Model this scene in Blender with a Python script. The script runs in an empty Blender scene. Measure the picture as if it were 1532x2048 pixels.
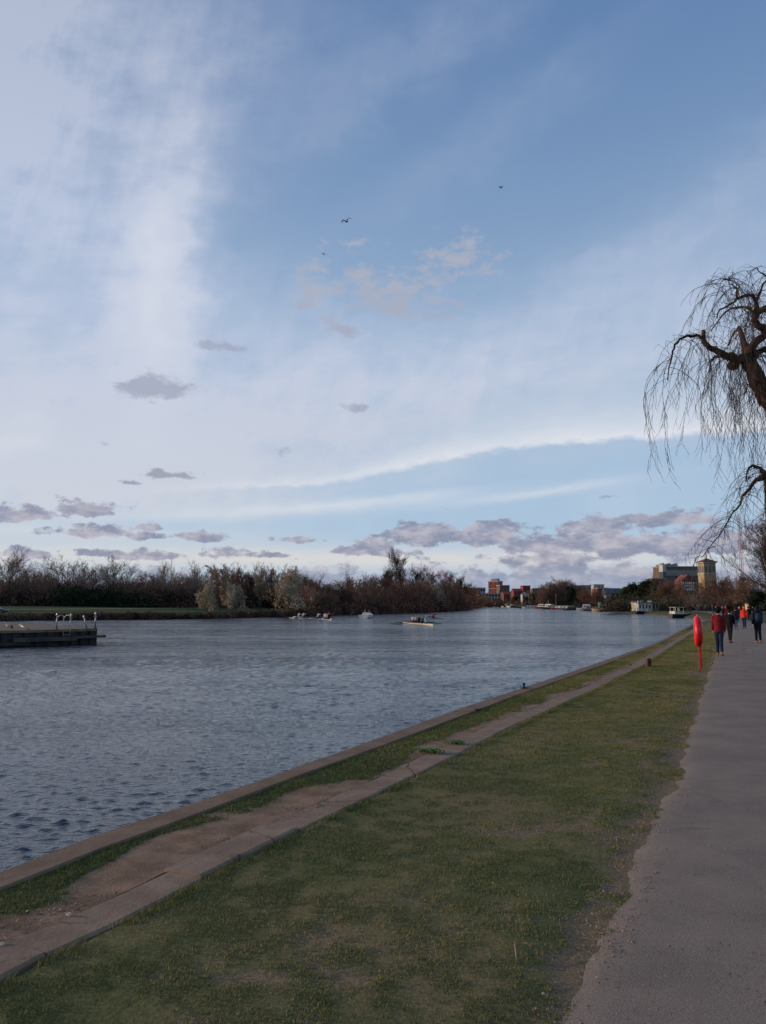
import bpy, bmesh, math, random
import numpy as np
from mathutils import Vector, Matrix, Euler
R = math.radians
PI = math.pi
scene = bpy.context.scene
COL = scene.collection

# ------------------------------------------------------------------ camera
F = 1577.0
TH = math.atan(182 / F)
EYE = 1.95
WATER = -0.85
cam_d = bpy.data.cameras.new('camera')
cam = bpy.data.objects.new('camera', cam_d)
COL.objects.link(cam)
cam.location = (0, 0, EYE)
cam.rotation_euler = (PI / 2 + TH, 0, 0)
cam_d.sensor_fit = 'VERTICAL'
cam_d.sensor_height = 24
cam_d.lens = 24 * F / 2048
cam_d.clip_start = 0.05
cam_d.clip_end = 12000
scene.camera = cam

def ray(px, py):
    u = (px - 766) / F
    v = (1024 - py) / F
    return Vector((u, math.cos(TH) - v * math.sin(TH), math.sin(TH) + v * math.cos(TH)))

def gp(px, py, z=0.0):
    """world point seen at photo pixel on the level plane z"""
    d = ray(px, py)
    t = (z - EYE) / d.z
    return Vector((d.x * t, d.y * t, z))

def at(px, py, dist):
    """world point seen at photo pixel at forward distance dist"""
    d = ray(px, py)
    t = dist / d.y
    return Vector((d.x * t, dist, EYE + d.z * t))

def azel(px, py):
    d = ray(px, py).normalized()
    return math.degrees(math.atan2(d.x, d.y)), math.degrees(math.asin(d.z))

# ------------------------------------------------------------------ node helper
class S:
    tree = None
    def __init__(s, sock): s.s = sock
    @staticmethod
    def m(op, *a, clamp=False):
        n = S.tree.nodes.new('ShaderNodeMath'); n.operation = op; n.use_clamp = clamp
        for i, x in enumerate(a):
            if isinstance(x, S): S.tree.links.new(x.s, n.inputs[i])
            else: n.inputs[i].default_value = float(x)
        return S(n.outputs[0])
    def __add__(s, o): return S.m('ADD', s, o)
    def __radd__(s, o): return S.m('ADD', o, s)
    def __sub__(s, o): return S.m('SUBTRACT', s, o)
    def __rsub__(s, o): return S.m('SUBTRACT', o, s)
    def __mul__(s, o): return S.m('MULTIPLY', s, o)
    def __rmul__(s, o): return S.m('MULTIPLY', o, s)
    def __truediv__(s, o): return S.m('DIVIDE', s, o)
    def __neg__(s): return S.m('MULTIPLY', s, -1)
    def sat(s): return S.m('ADD', s, 0, clamp=True)
    def max(s, o): return S.m('MAXIMUM', s, o)
    def min(s, o): return S.m('MINIMUM', s, o)
    def pow(s, o): return S.m('POWER', s, o)

def smooth(x, a, b):
    n = S.tree.nodes.new('ShaderNodeMapRange'); n.interpolation_type = 'SMOOTHSTEP'
    S.tree.links.new(x.s, n.inputs['Value'])
    n.inputs['From Min'].default_value = a; n.inputs['From Max'].default_value = b
    return S(n.outputs[0])

def vec(x, y, z=0.0):
    n = S.tree.nodes.new('ShaderNodeCombineXYZ')
    for i, q in enumerate((x, y, z)):
        if isinstance(q, S): S.tree.links.new(q.s, n.inputs[i])
        else: n.inputs[i].default_value = q
    return S(n.outputs[0])

def noise(v, scale, detail=4, rough=0.55, dist=0.0, out=0):
    n = S.tree.nodes.new('ShaderNodeTexNoise')
    if v is not None: S.tree.links.new(v.s, n.inputs['Vector'])
    n.inputs['Scale'].default_value = scale; n.inputs['Detail'].default_value = detail
    n.inputs['Roughness'].default_value = rough; n.inputs['Distortion'].default_value = dist
    return S(n.outputs[out])

def mixc(f, a, b):
    n = S.tree.nodes.new('ShaderNodeMix'); n.data_type = 'RGBA'; n.clamp_factor = True
    for i, x in ((0, f), (6, a), (7, b)):
        if isinstance(x, S): S.tree.links.new(x.s, n.inputs[i])
        elif i == 0: n.inputs[0].default_value = x
        else: n.inputs[i].default_value = (*x, 1) if len(x) == 3 else x
    return S(n.outputs[2])

def srgb(r, g, b):
    f = lambda c: (c / 255 / 12.92) if c / 255 <= 0.04045 else ((c / 255 + 0.055) / 1.055) ** 2.4
    return (f(r), f(g), f(b))

# ------------------------------------------------------------------ sun and sky
SUN_AZ = R(-82)      # degrees from the view direction, to the left
SUN_EL = R(11)
sun_d = bpy.data.lights.new('sun', 'SUN')
sun_d.energy = 3.0
sun_d.angle = R(1.2)
sun_d.color = (1.0, 0.76, 0.55)
sun = bpy.data.objects.new('sun', sun_d)
COL.objects.link(sun)
sd = Vector((math.sin(SUN_AZ) * math.cos(SUN_EL), math.cos(SUN_AZ) * math.cos(SUN_EL), math.sin(SUN_EL)))
sun.rotation_euler = sd.to_track_quat('Z', 'Y').to_euler()
sun.location = (-30, 0, 30)

STR = 0.1
world = bpy.data.worlds.new('World')
scene.world = world
world.use_nodes = True
nt = world.node_tree
nt.nodes.clear()
S.tree = nt
wout = nt.nodes.new('ShaderNodeOutputWorld')
bg = nt.nodes.new('ShaderNodeBackground')
bg.inputs['Strength'].default_value = STR
nt.links.new(bg.outputs[0], wout.inputs[0])
sky = nt.nodes.new('ShaderNodeTexSky')
sky.sky_type = 'NISHITA'
sky.sun_disc = False
sky.sun_elevation = SUN_EL
sky.sun_rotation = SUN_AZ
sky.air_density = 1.0
sky.dust_density = 0.6
sky.ozone_density = 1.6
tc = nt.nodes.new('ShaderNodeTexCoord')
sep = nt.nodes.new('ShaderNodeSeparateXYZ')
nt.links.new(tc.outputs['Generated'], sep.inputs[0])
dx, dy, dz = (S(sep.outputs[i]) for i in range(3))
AZ = S.m('ARCTAN2', dx, dy) * (180 / PI)
EL = S.m('ARCSINE', dz) * (180 / PI)
P = vec(AZ, EL)

def cc(r, g, b):            # a sky colour as displayed -> radiance before the strength
    return tuple(c / STR for c in srgb(r, g, b))

# low frequency warp so that no cloud edge is a clean ellipse
W1 = noise(vec(AZ, EL * 1.6), 0.16, 3, 0.6)
W2 = noise(vec(AZ + 31.0, EL * 1.6 + 17.0), 0.16, 3, 0.6)
wa = AZ + (W1 - 0.5) * 6.0
we = EL + (W2 - 0.5) * 6.0

def gauss(px, py, rx, ry, rot, amp, a=None, e=None):
    a = wa if a is None else a; e = we if e is None else e
    a0, e0 = azel(px, py)
    k = 180 / PI / F
    c, s_ = math.cos(R(rot)), math.sin(R(rot))
    x = a - a0; y = e - e0
    u = (x * c + y * s_) * (1 / (rx * k)); v = (y * c - x * s_) * (1 / (ry * k))
    d = S.m('MULTIPLY_ADD', u, u, v * v)
    return S.m('EXPONENT', d * -0.7) * amp

# --- clear sky: Nishita, tinted towards the photograph's deep evening blue
tint = nt.nodes.new('ShaderNodeMix'); tint.data_type = 'RGBA'; tint.blend_type = 'MULTIPLY'
tint.inputs[0].default_value = 1
nt.links.new(sky.outputs[0], tint.inputs[6])
tint.inputs[7].default_value = (1.0, 1.0, 1.0, 1)
base = S(tint.outputs[2])
elf = smooth(EL, 3, 46)
clear = mixc(elf, cc(174, 202, 230), cc(94, 130, 181))
base = mixc(0.82, base, clear)

# --- cirrus veil
fine = noise(vec(AZ * 1.0 + EL * 0.55, EL * 2.6 - AZ * 0.6), 0.17, 5, 0.56, 0.0)
fine2 = noise(vec(AZ * 2.2 - EL * 0.6, EL * 0.8), 0.30, 4, 0.6, 0.0)
G = None
for g in ((30, 220, 190, 250, 12, 0.9), (330, 60, 300, 100, 10, 0.40), (320, 540, 62, 200, -6, 1.15), (420, 200, 120, 160, -10, .22),
          (150, 800, 330, 130, 10, 0.56), (450, 850, 480, 110, 8, 0.52), (920, 760, 460, 110, 12, 0.30),
          (1280, 650, 420, 90, 18, 0.28), (1350, 470, 300, 50, 24, 0.28), (150, 960, 520, 80, 2, 0.70),
          (-900, 600, 500, 600, 0, 0.8), (640, 690, 380, 90, -20, 0.30), (1600, 740, 300, 150, 10, .40),
          (800, 130, 300, 50, 25, 0.26), (1000, 260, 260, 40, 25, 0.16)):
    q = gauss(*g)
    G = q if G is None else G + q
veil = (G * (fine * 1.35 + fine2 * 0.75 - 0.12)).sat()
# the blue opening under the long streak
gap = gauss(1150, 955, 420, 30, 6, 0.55, AZ, EL) + gauss(820, 945, 160, 12, 6, 0.30, AZ, EL) + gauss(900, 1030, 700, 22, 3, 0.30, AZ, EL) + gauss(1250, 800, 420, 36, 8, 0.35, AZ, EL)
gap = gap + gauss(100, 1050, 330, 12, 0, 0.35, AZ, EL)
veil = (veil * (1.0 - gap)).sat()
# long bright streak with a crisp lower edge
fc = nt.nodes.new('ShaderNodeFloatCurve')
pts = [(280, 985), (450, 972), (640, 966), (760, 945), (900, 914), (1050, 892), (1200, 880), (1340, 872), (1532, 860)]
cv = fc.mapping.curves[0]
ae = [azel(*p) for p in pts]
cv.points[0].location = ((ae[0][0] + 40) / 80, ae[0][1] / 40)
cv.points[1].location = ((ae[-1][0] + 40) / 80, ae[-1][1] / 40)
for a0, e0 in ae[1:-1]:
    cv.points.new((a0 + 40) / 80, e0 / 40)
fc.mapping.extend = 'EXTRAPOLATED'
fc.mapping.update()
nt.links.new(((AZ + 40.0) / 80.0).s, fc.inputs['Value'])
curve = S(fc.outputs[0]) * 40.0
wob = (noise(vec(AZ, EL * 2), 0.6, 3, 0.6) - 0.5) * 0.5
t = EL - curve + wob
wid = smooth(AZ, -12, 26) * 2.0 + 0.22
up = S.m('EXPONENT', -(t.max(0) / wid))
lowe = smooth(t + wob, -0.35, 0.30)
ends = smooth(AZ, -20, -6)
streak = up * lowe * ends * (0.75 + fine * 0.6)
ss = gauss(1080, 985, 130, 7, 7, 0.5, AZ, EL + wob) + gauss(560, 1020, 330, 12, 4, 0.55, AZ, EL + wob) + gauss(760, 1000, 160, 8, 6, .3, AZ, EL + wob)
ss = ss + gauss(640, 1118, 1100, 22, 0, 1.0, AZ, EL + wob) + gauss(100, 1062, 300, 12, 0, .5, AZ, EL + wob) + gauss(1230, 1000, 60, 50, 0, 0.12, AZ, EL)
veilc = mixc(smooth(EL, 2, 26), cc(206, 210, 220), cc(192, 203, 226))
veilc = mixc(smooth(EL, 18, 44), veilc, cc(176, 186, 208))
col = mixc((veil * 0.95).sat(), base, veilc)
bright = (gauss(310, 590, 55, 150, -4, 0.5) + gauss(30, 870, 60, 24, 38, .3) + gauss(330, 470, 40, 90, -8, .2)) * (0.4 + fine * 0.9)
col = mixc((streak * 0.95 + ss * (0.5 + fine * 0.6) + bright).sat(), col, mixc(smooth(EL, 3, 8), cc(222, 218, 214), cc(224, 227, 234)))

# --- cumulus puffs
nA = noise(vec(AZ * 0.85, EL * 1.6), 0.60, 6, 0.62)
nS = noise(vec(AZ * 0.85 + 0.4, EL * 1.6 - 1.0), 0.60, 4, 0.60)
nB = noise(vec(AZ, EL * 1.2), 0.26, 2, 0.6)
def blobs(lst):
    acc = None
    for (px, py, rx, ry, w) in lst:
        a0, e0 = azel(px, py); k = 180 / PI / F
        u = (AZ - a0) * (1 / (rx * k)); v = (EL - e0) * (1 / (ry * k))
        # flat base: the lower half falls off faster
        v = v.max(v * -1.45)
        d = S.m('SQRT', S.m('MULTIPLY_ADD', u, u, v * v))
        q = (1.0 - d) * w
        acc = q if acc is None else acc.max(q)
    return acc
dense = blobs([(55, 1030, 70, 20, 1), (165, 1018, 72, 22, 1), (15, 1035, 50, 15, 1), (200, 1066, 92, 18, 1), (300, 1056, 34, 9, .8), (385, 1074, 62, 14, 1),
               (595, 1081, 58, 10, 1), (290, 1112, 80, 14, 1), (460, 1108, 62, 15, 1), (340, 952, 62, 12, .75), (265, 965, 22, 6, .6),
               (700, 1102, 40, 10, .9), (745, 1088, 60, 20, 1), (850, 1074, 95, 32, 1.2), (980, 1072, 85, 30, 1.2), (760, 1105, 80, 14, 1),
               (1190, 1056, 85, 26, 1.1), (1085, 1095, 100, 28, 1.2), (1210, 1090, 130, 34, 1.3), (1350, 1040, 110, 19, 1.1), (1330, 1092, 130, 32, 1.3),
               (1460, 1085, 140, 34, 1.2), (1560, 1050, 60, 30, 1), (1120, 1118, 130, 20, 1.1), (950, 1060, 30, 20, 1), (60, 1110, 60, 14, .8), (1218, 993, 28, 10, .5),
               (560, 1112, 22, 6, .7), (190, 1108, 40, 8, .8)])
dens = smooth(dense * 0.70 + (nA - 0.5) * 2.2 + (nB - 0.5) * 0.5, -0.03, 0.28)
bank = smooth((nA - 0.5) * 5.5 + (nB - 0.5) * 3.5 + (2.3 - EL) + smooth(AZ, -10, 12) * 0.7, -0.25, 0.8)
dens = dens.max(bank * 0.92)
hi = smooth(nS - nA, -0.20, 0.22)
cumc = mixc(hi, cc(134, 141, 166), cc(188, 183, 194))
cumc = mixc(smooth(EL, 0.2, 2.6), cc(152, 163, 186), cumc)
cumc = mixc(smooth(EL, 5, 9), cumc, cc(156, 160, 178))
col = mixc(dens * 0.90, col, cumc)
soft = blobs([(305, 780, 72, 34, 1.1), (445, 692, 38, 16, .5), (560, 903, 30, 10, .4), (625, 585, 45, 60, .55), (720, 570, 60, 50, .4), (800, 600, 100, 55, .5),
              (915, 520, 75, 45, .55), (860, 560, 60, 30, .5), (670, 660, 50, 20, .5), (790, 625, 70, 20, .5), (712, 487, 28, 10, .5), (210, 888, 16, 8, .35), (715, 815, 18, 10, .3)])
sdens = smooth(soft * 1.0 + (nA - 0.5) * 3.0, -0.10, 0.60)
softc = mixc(smooth(EL, 16, 24), cc(156, 163, 184), cc(176, 178, 192))
col = mixc(sdens * 0.75, col, softc)
# below the horizon the world is plain dim ground colour
col = mixc(smooth(EL, -1.2, -0.1), cc(60, 62, 66), col)
nt.links.new(col.s, bg.inputs['Color'])
world.cycles.sampling_method = 'MANUAL'
world.cycles.sample_map_resolution = 512

scene.view_settings.view_transform = 'Standard'
scene.view_settings.look = 'None'
scene.view_settings.gamma = 1
scene.view_settings.exposure = 0

# ================================================================== helpers: objects, tags, meshes
def tag(o, label=None, cat=None, group=None, kind=None):
    if label: o['label'] = label
    if cat: o['category'] = cat
    if group: o['group'] = group
    if kind: o['kind'] = kind
    return o

def empty(name, loc=(0, 0, 0), rz=0.0, label=None, cat=None, group=None):
    o = bpy.data.objects.new(name, None)
    o.empty_display_size = 0.2
    COL.objects.link(o)
    o.location = loc
    o.rotation_euler = (0, 0, rz)
    return tag(o, label, cat, group)

class MB:
    """collects vertices and faces, then links them as ONE mesh object"""
    def __init__(s): s.v = []; s.f = []; s.n = 0; s.mi = []
    def add(s, vs, fs, mi=0):
        s.v.extend([tuple(v) for v in vs]); s.f.extend([[i + s.n for i in f] for f in fs]); s.n += len(vs); s.mi.extend([mi] * len(fs))
        return s
    def box(s, x0, x1, y0, y1, z0, z1, mi=0):
        v = [(x, y, z) for z in (z0, z1) for y in (y0, y1) for x in (x0, x1)]
        return s.add(v, [(0, 2, 3, 1), (4, 5, 7, 6), (0, 1, 5, 4), (2, 6, 7, 3), (0, 4, 6, 2), (1, 3, 7, 5)], mi)
    def obox(s, c, size, rz=0, rx=0, ry=0, mi=0):
        M = Euler((rx, ry, rz)).to_matrix()
        v = [Vector(c) + M @ Vector((x * size[0] / 2, y * size[1] / 2, z * size[2] / 2)) for z in (-1, 1) for y in (-1, 1) for x in (-1, 1)]
        return s.add(v, [(0, 2, 3, 1), (4, 5, 7, 6), (0, 1, 5, 4), (2, 6, 7, 3), (0, 4, 6, 2), (1, 3, 7, 5)], mi)
    def tube(s, pts, rad, n=8, cap=True, mi=0, side=None):
        """loft of rings; rad is a number, list of numbers or list of (rx, ry)"""
        pts = [Vector(p) for p in pts]
        if not isinstance(rad, (list, tuple)): rad = [rad] * len(pts)
        rings = []
        pa = None
        for i, p in enumerate(pts):
            d = (pts[min(i + 1, len(pts) - 1)] - pts[max(i - 1, 0)])
            d = d.normalized() if d.length > 1e-9 else Vector((0, 0, 1))
            a = Vector(side) if side is not None else (pa if pa is not None else (Vector((1, 0, 0)) if abs(d.x) < .8 else Vector((0, 1, 0))))
            a = (a - d * a.dot(d)).normalized(); b = d.cross(a); pa = a
            r = rad[i]; rx, ry = (r if isinstance(r, (tuple, list)) else (r, r))
            rings.append([p + a * (rx * math.cos(2 * PI * k / n)) + b * (ry * math.sin(2 * PI * k / n)) for k in range(n)])
        vs = [v for r in rings for v in r]
        fs = [(i * n + k, i * n + (k + 1) % n, (i + 1) * n + (k + 1) % n, (i + 1) * n + k) for i in range(len(pts) - 1) for k in range(n)]
        if cap:
            fs.append(tuple(reversed(range(n)))); fs.append(tuple((len(pts) - 1) * n + k for k in range(n)))
        return s.add(vs, fs, mi)
    def ball(s, c, r, n=10, m=6, mi=0, R3=None):
        r = r if isinstance(r, (tuple, list)) else (r, r, r)
        c = Vector(c)
        vs = [(0, 0, -1)]
        for j in range(1, m):
            t = -PI / 2 + PI * j / m
            vs += [(math.cos(t) * math.cos(2 * PI * k / n), math.cos(t) * math.sin(2 * PI * k / n), math.sin(t)) for k in range(n)]
        vs.append((0, 0, 1))
        vs = [Vector((v[0] * r[0], v[1] * r[1], v[2] * r[2])) for v in vs]
        if R3: vs = [R3 @ v for v in vs]
        vs = [c + v for v in vs]
        fs = [(0, 1 + (k + 1) % n, 1 + k) for k in range(n)]
        for j in range(m - 2):
            fs += [(1 + j * n + k, 1 + j * n + (k + 1) % n, 1 + (j + 1) * n + (k + 1) % n, 1 + (j + 1) * n + k) for k in range(n)]
        e = len(vs) - 1; o = 1 + (m - 2) * n
        fs += [(o + k, o + (k + 1) % n, e) for k in range(n)]
        return s.add(vs, fs, mi)
    def build(s, name, mats, parent=None, smooth=False, loc=None, bevel=0):
        me = bpy.data.meshes.new(name)
        me.from_pydata(s.v, [], s.f)
        mats = mats if isinstance(mats, (list, tuple)) else [mats]
        for m in mats: me.materials.append(m)
        if len(mats) > 1: me.polygons.foreach_set('material_index', s.mi)
        if smooth: me.shade_smooth()
        me.update()
        o = bpy.data.objects.new(name, me)
        COL.objects.link(o)
        if parent: o.parent = parent
        if loc is not None: o.location = loc
        if bevel:
            b = o.modifiers.new('bevel', 'BEVEL'); b.width = bevel; b.segments = 2; b.limit_method = 'ANGLE'
        return o

def np_mesh(name, verts, faces, mat, parent=None, attr=None, smooth=False):
    """verts (n,3) array, faces (m,k) array with the same k for all"""
    me = bpy.data.meshes.new(name)
    nv, (nf, k) = len(verts), faces.shape
    me.vertices.add(nv); me.vertices.foreach_set('co', np.ascontiguousarray(verts, np.float32).ravel())
    me.loops.add(nf * k); me.loops.foreach_set('vertex_index', np.ascontiguousarray(faces, np.int32).ravel())
    me.polygons.add(nf); me.polygons.foreach_set('loop_start', np.arange(0, nf * k, k, dtype=np.int32))
    me.polygons.foreach_set('loop_total', np.full(nf, k, np.int32))
    for an, av in (attr or {}).items():
        a = me.attributes.new(an, 'FLOAT', 'POINT'); a.data.foreach_set('value', np.ascontiguousarray(av, np.float32))
    me.polygons.foreach_set('use_smooth', np.full(nf, bool(smooth)))
    me.update(calc_edges=True); me.validate()
    me.materials.append(mat)
    o = bpy.data.objects.new(name, me)
    COL.objects.link(o)
    if parent: o.parent = parent
    return o

def copy_thing(src, loc, rz=0.0, scale=None, label=None, group=None, cat=None):
    r = src.copy(); COL.objects.link(r)
    r.location = loc; r.rotation_euler = (0, 0, rz)
    if scale is not None: r.scale = scale if isinstance(scale, (tuple, list)) else (scale,) * 3
    if label: r['label'] = label
    if group: r['group'] = group
    if cat: r['category'] = cat
    for ch in list(src.children):
        c = ch.copy(); COL.objects.link(c); c.parent = r
        for g in ch.children:
            d = g.copy(); COL.objects.link(d); d.parent = c
    return r

def vnoise(x, y, seed=0):
    xi = np.floor(x).astype(np.int64); yi = np.floor(y).astype(np.int64)
    xf = x - xi; yf = y - yi
    def h(a, b):
        n = (a * 374761393 + b * 668265263 + seed * 1442695041) & 0x7fffffff
        n = ((n ^ (n >> 13)) * 1274126177) & 0x7fffffff
        return ((n ^ (n >> 16)) & 0xffff) / 65535.0
    u = xf * xf * (3 - 2 * xf); v = yf * yf * (3 - 2 * yf)
    return (h(xi, yi) * (1 - u) + h(xi + 1, yi) * u) * (1 - v) + (h(xi, yi + 1) * (1 - u) + h(xi + 1, yi + 1) * u) * v

def fbm(x, y, seed=0, o=4):
    t = 0; a = 0.5; s = 0
    for i in range(o):
        t = t + a * vnoise(x * 2 ** i, y * 2 ** i, seed + i * 7); s += a; a *= 0.55
    return t / s

# ================================================================== materials
def mat(name, c, rough=0.7, c2=None, scale=3.0, spec=0.3, bump=0.0, bscale=40.0, metal=0.0, detail=5, lo=0.35, hi=0.65, coords='Object', stretch=None):
    m = bpy.data.materials.new(name); m.use_nodes = True
    t = m.node_tree; S.tree = t
    b = t.nodes['Principled BSDF']
    b.inputs['Roughness'].default_value = rough
    b.inputs['Specular IOR Level'].default_value = spec
    b.inputs['Metallic'].default_value = metal
    tcn = t.nodes.new('ShaderNodeTexCoord')
    v = S(tcn.outputs[coords])
    if stretch:
        mp = t.nodes.new('ShaderNodeMapping'); mp.inputs['Scale'].default_value = stretch
        t.links.new(v.s, mp.inputs['Vector']); v = S(mp.outputs[0])
    c2 = c2 or tuple(q * 0.72 for q in c)
    n = smooth(noise(v, scale, detail, 0.6), lo, hi)
    t.links.new(mixc(n, c2, c).s, b.inputs['Base Color'])
    if bump:
        bn = t.nodes.new('ShaderNodeBump'); bn.inputs['Strength'].default_value = bump; bn.inputs['Distance'].default_value = 0.02
        t.links.new(noise(v, bscale, 4, 0.6).s, bn.inputs['Height']); t.links.new(bn.outputs[0], b.inputs['Normal'])
    return m

def get_attr(name):
    n = S.tree.nodes.new('ShaderNodeAttribute'); n.attribute_name = name
    return S(n.outputs['Fac'])

def new_mat(name, rough=0.8, spec=0.3):
    m = bpy.data.materials.new(name); m.use_nodes = True
    S.tree = m.node_tree
    b = m.node_tree.nodes['Principled BSDF']
    b.inputs['Roughness'].default_value = rough; b.inputs['Specular IOR Level'].default_value = spec
    geo = m.node_tree.nodes.new('ShaderNodeNewGeometry')
    return m, b, S(geo.outputs['Position'])

def link(s, sock): S.tree.links.new(s.s, sock)

def bump_to(b, h, strength, dist=0.02):
    bn = S.tree.nodes.new('ShaderNodeBump'); bn.inputs['Strength'].default_value = strength; bn.inputs['Distance'].default_value = dist
    link(h, bn.inputs['Height']); S.tree.links.new(bn.outputs[0], b.inputs['Normal'])

# lawn soil and turf: attribute 'bald' says where it is worn to earth
def ground_mat(name, dark=1.0):
    m, b, p = new_mat(name, 0.95, 0.1)
    n1 = noise(p, 1.3, 6, 0.62); n2 = noise(p, 38, 4, 0.7); n3 = noise(p, 0.35, 3, 0.5)
    g = mixc(smooth(n1, .35, .66), srgb(98, 100, 58), srgb(132, 118, 76))
    g = mixc(smooth(n3, .42, .62), g, srgb(132, 114, 78))
    g = mixc(smooth(n2, .40, .62), mixc(0.35, g, srgb(48, 52, 28)), g)
    s = mixc(smooth(n2, .35, .62), srgb(108, 90, 68), srgb(138, 116, 90))
    bald = get_attr('bald')
    f = smooth(bald + (n2 - 0.5) * 0.7 + (noise(p, 9, 4, .6) - 0.5) * 0.5, 0.30, 0.72)
    link(mixc(f, g, s), b.inputs['Base Color'])
    bump_to(b, n2, 0.5, 0.02)
    return m
M_turf = ground_mat('worn turf')

m, b, p = new_mat('tarmac', 0.88, 0.25)
n1 = noise(p, 260, 2, .6); n2 = noise(p, 1.1, 5, .6); n3 = noise(p, 70, 3, .6); n4 = noise(p, 7, 4, .6)
c = mixc(smooth(n2, .35, .65), srgb(118, 101, 87), srgb(136, 117, 100))
c = mixc(smooth(n1, .56, .68) * 0.75, c, srgb(196, 182, 168))
c = mixc(smooth(n3, .40, .26) * 0.7, c, srgb(74, 66, 64))
c = mixc(smooth(n3, .66, .74) * 0.35, c, srgb(158, 148, 138))
stn = noise(p, 2.4, 5, .65)
c = mixc(smooth(stn, .64, .70) * .45, c, srgb(84, 74, 66))
n90 = noise(p, 110, 2, .5)
c = mixc(smooth(n90, .62, .72) * .5, c, srgb(176, 160, 142))
edge = get_attr('edge')
c = mixc(smooth(edge + (n4 - .5) * 1.6, .45, 1.15) * 0.3, c, srgb(160, 142, 122))
c = mixc(smooth(edge + (n4 - .5) * 2.4, 1.0, 1.5) * 0.8, c, srgb(104, 86, 72))
vor = S.tree.nodes.new('ShaderNodeTexVoronoi'); vor.feature = 'DISTANCE_TO_EDGE'; vor.inputs['Scale'].default_value = 0.5
nv = noise(p, 1.6, 5, .6, out=1)
vm = S.tree.nodes.new('ShaderNodeMix'); vm.data_type = 'VECTOR'; vm.inputs[0].default_value = 0.30
S.tree.links.new(p.s, vm.inputs[4]); S.tree.links.new(nv.s, vm.inputs[5]); S.tree.links.new(vm.outputs[1], vor.inputs['Vector'])
crack = smooth(S(vor.outputs['Distance']), 0.006, 0.0) * smooth(noise(p, .5, 2, .5), .56, .64)
c = mixc(crack * 0.4, c, srgb(74, 64, 58))
link(c, b.inputs['Base Color']); bump_to(b, n1 * 0.5 + n3, 0.45, 0.008)
M_tarmac = m

def concrete_mat(name, ca, cb, joint=None):
    m, b, p = new_mat(name, 0.9, 0.2)
    n1 = noise(p, 2.2, 6, .65); n2 = noise(p, 160, 3, .6); n3 = noise(p, 26, 4, .65)
    c = mixc(smooth(n1, .34, .66), ca, cb)
    c = mixc(smooth(n2, .60, .72) * .6, c, srgb(168, 150, 136))
    c = mixc(smooth(n3, .40, .28) * .6, c, srgb(66, 56, 50))
    c = mixc(smooth(noise(p, 6, 4, .6), .58, .68) * .30, c, srgb(84, 84, 54))
    vo = S.tree.nodes.new('ShaderNodeTexVoronoi'); vo.feature = 'DISTANCE_TO_EDGE'; vo.inputs['Scale'].default_value = 0.9
    nz = noise(p, 3.0, 4, .6, out=1); vx = S.tree.nodes.new('ShaderNodeMix'); vx.data_type = 'VECTOR'; vx.inputs[0].default_value = 0.2
    S.tree.links.new(p.s, vx.inputs[4]); S.tree.links.new(nz.s, vx.inputs[5]); S.tree.links.new(vx.outputs[1], vo.inputs['Vector'])
    c = mixc(smooth(S(vo.outputs['Distance']), 0.012, 0.0) * smooth(noise(p, .8, 2, .5), .48, .56) * .8, c, srgb(52, 42, 36))
    link(c, b.inputs['Base Color']); bump_to(b, n3 + n2 * 0.5, 0.5, 0.012)
    return m
M_coping = concrete_mat('weathered coping concrete', srgb(116, 92, 72), srgb(136, 110, 88))
M_slab = concrete_mat('path slab concrete', srgb(130, 106, 86), srgb(154, 128, 104))

m, b, p = new_mat('trodden earth', 0.95, 0.1)
n1 = noise(p, 3, 6, .65); n2 = noise(p, 55, 4, .65)
c = mixc(smooth(n1, .35, .65), srgb(96, 80, 71), srgb(124, 104, 92))
c = mixc(smooth(n2, .58, .70), c, srgb(150, 126, 106)); c = mixc(smooth(n2, .40, .30) * .7, c, srgb(66, 52, 42))
link(c, b.inputs['Base Color']); bump_to(b, n2, .7, .02)
M_earth = m

# grass blades: attribute 'tone' 0..1 green to straw
m, b, p = new_mat('grass blades', 0.7, 0.2)
tn = get_attr('tone')
c = mixc(smooth(tn, 0.0, 0.5), srgb(86, 96, 50), srgb(124, 120, 70))
c = mixc(smooth(tn, 0.5, 1.0), c, srgb(146, 130, 88))
link(c, b.inputs['Base Color'])
M_blade = m

# ================================================================== the near bank, laid out along the river wall
E = Vector((math.sin(R(25.8)), math.cos(R(25.8)), 0))          # along the bank
NRM = Vector((E.y, -E.x, 0))                                    # away from the river
def lat(pix, z=0.0):
    st = sorted((gp(x, y, z).dot(E), gp(x, y, z).dot(NRM)) for x, y in pix)
    a = np.array(st)
    s0, s1 = a[:, 0], a[:, 1]
    def fn(s):
        s = np.asarray(s, float)
        r = np.interp(s, s0, s1)
        k = (s1[3] - s1[0]) / (s0[3] - s0[0])
        r = np.where(s < s0[0], s1[0] + (s - s0[0]) * k, r)
        k = (s1[-1] - s1[-3]) / (s0[-1] - s0[-3])
        return np.where(s > s0[-1], s1[-1] + (s - s0[-1]) * k, r)
    return fn, a
def world_xy(s, t):
    return s * E.x + t * NRM.x, s * E.y + t * NRM.y
t_out, A_out = lat([(0, 1742), (196, 1668), (392, 1604), (600, 1531), (757, 1476), (913, 1419), (1050, 1374), (1200, 1324), (1297, 1291), (1330, 1277), (1373, 1254), (1398, 1240)])
t_in, A_in = lat([(0, 1777), (196, 1700), (392, 1629), (600, 1550), (762, 1492), (952, 1421), (1031, 1391), (1200, 1332), (1297, 1296), (1333, 1280), (1375, 1257), (1400, 1243)])
t_sr, A_sr = lat([(0, 1956), (98, 1903), (235, 1841), (333, 1792), (474, 1719), (600, 1657), (725, 1598), (888, 1521), (1027, 1451), (1200, 1372), (1285, 1330), (1350, 1288), (1390, 1262)])
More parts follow.
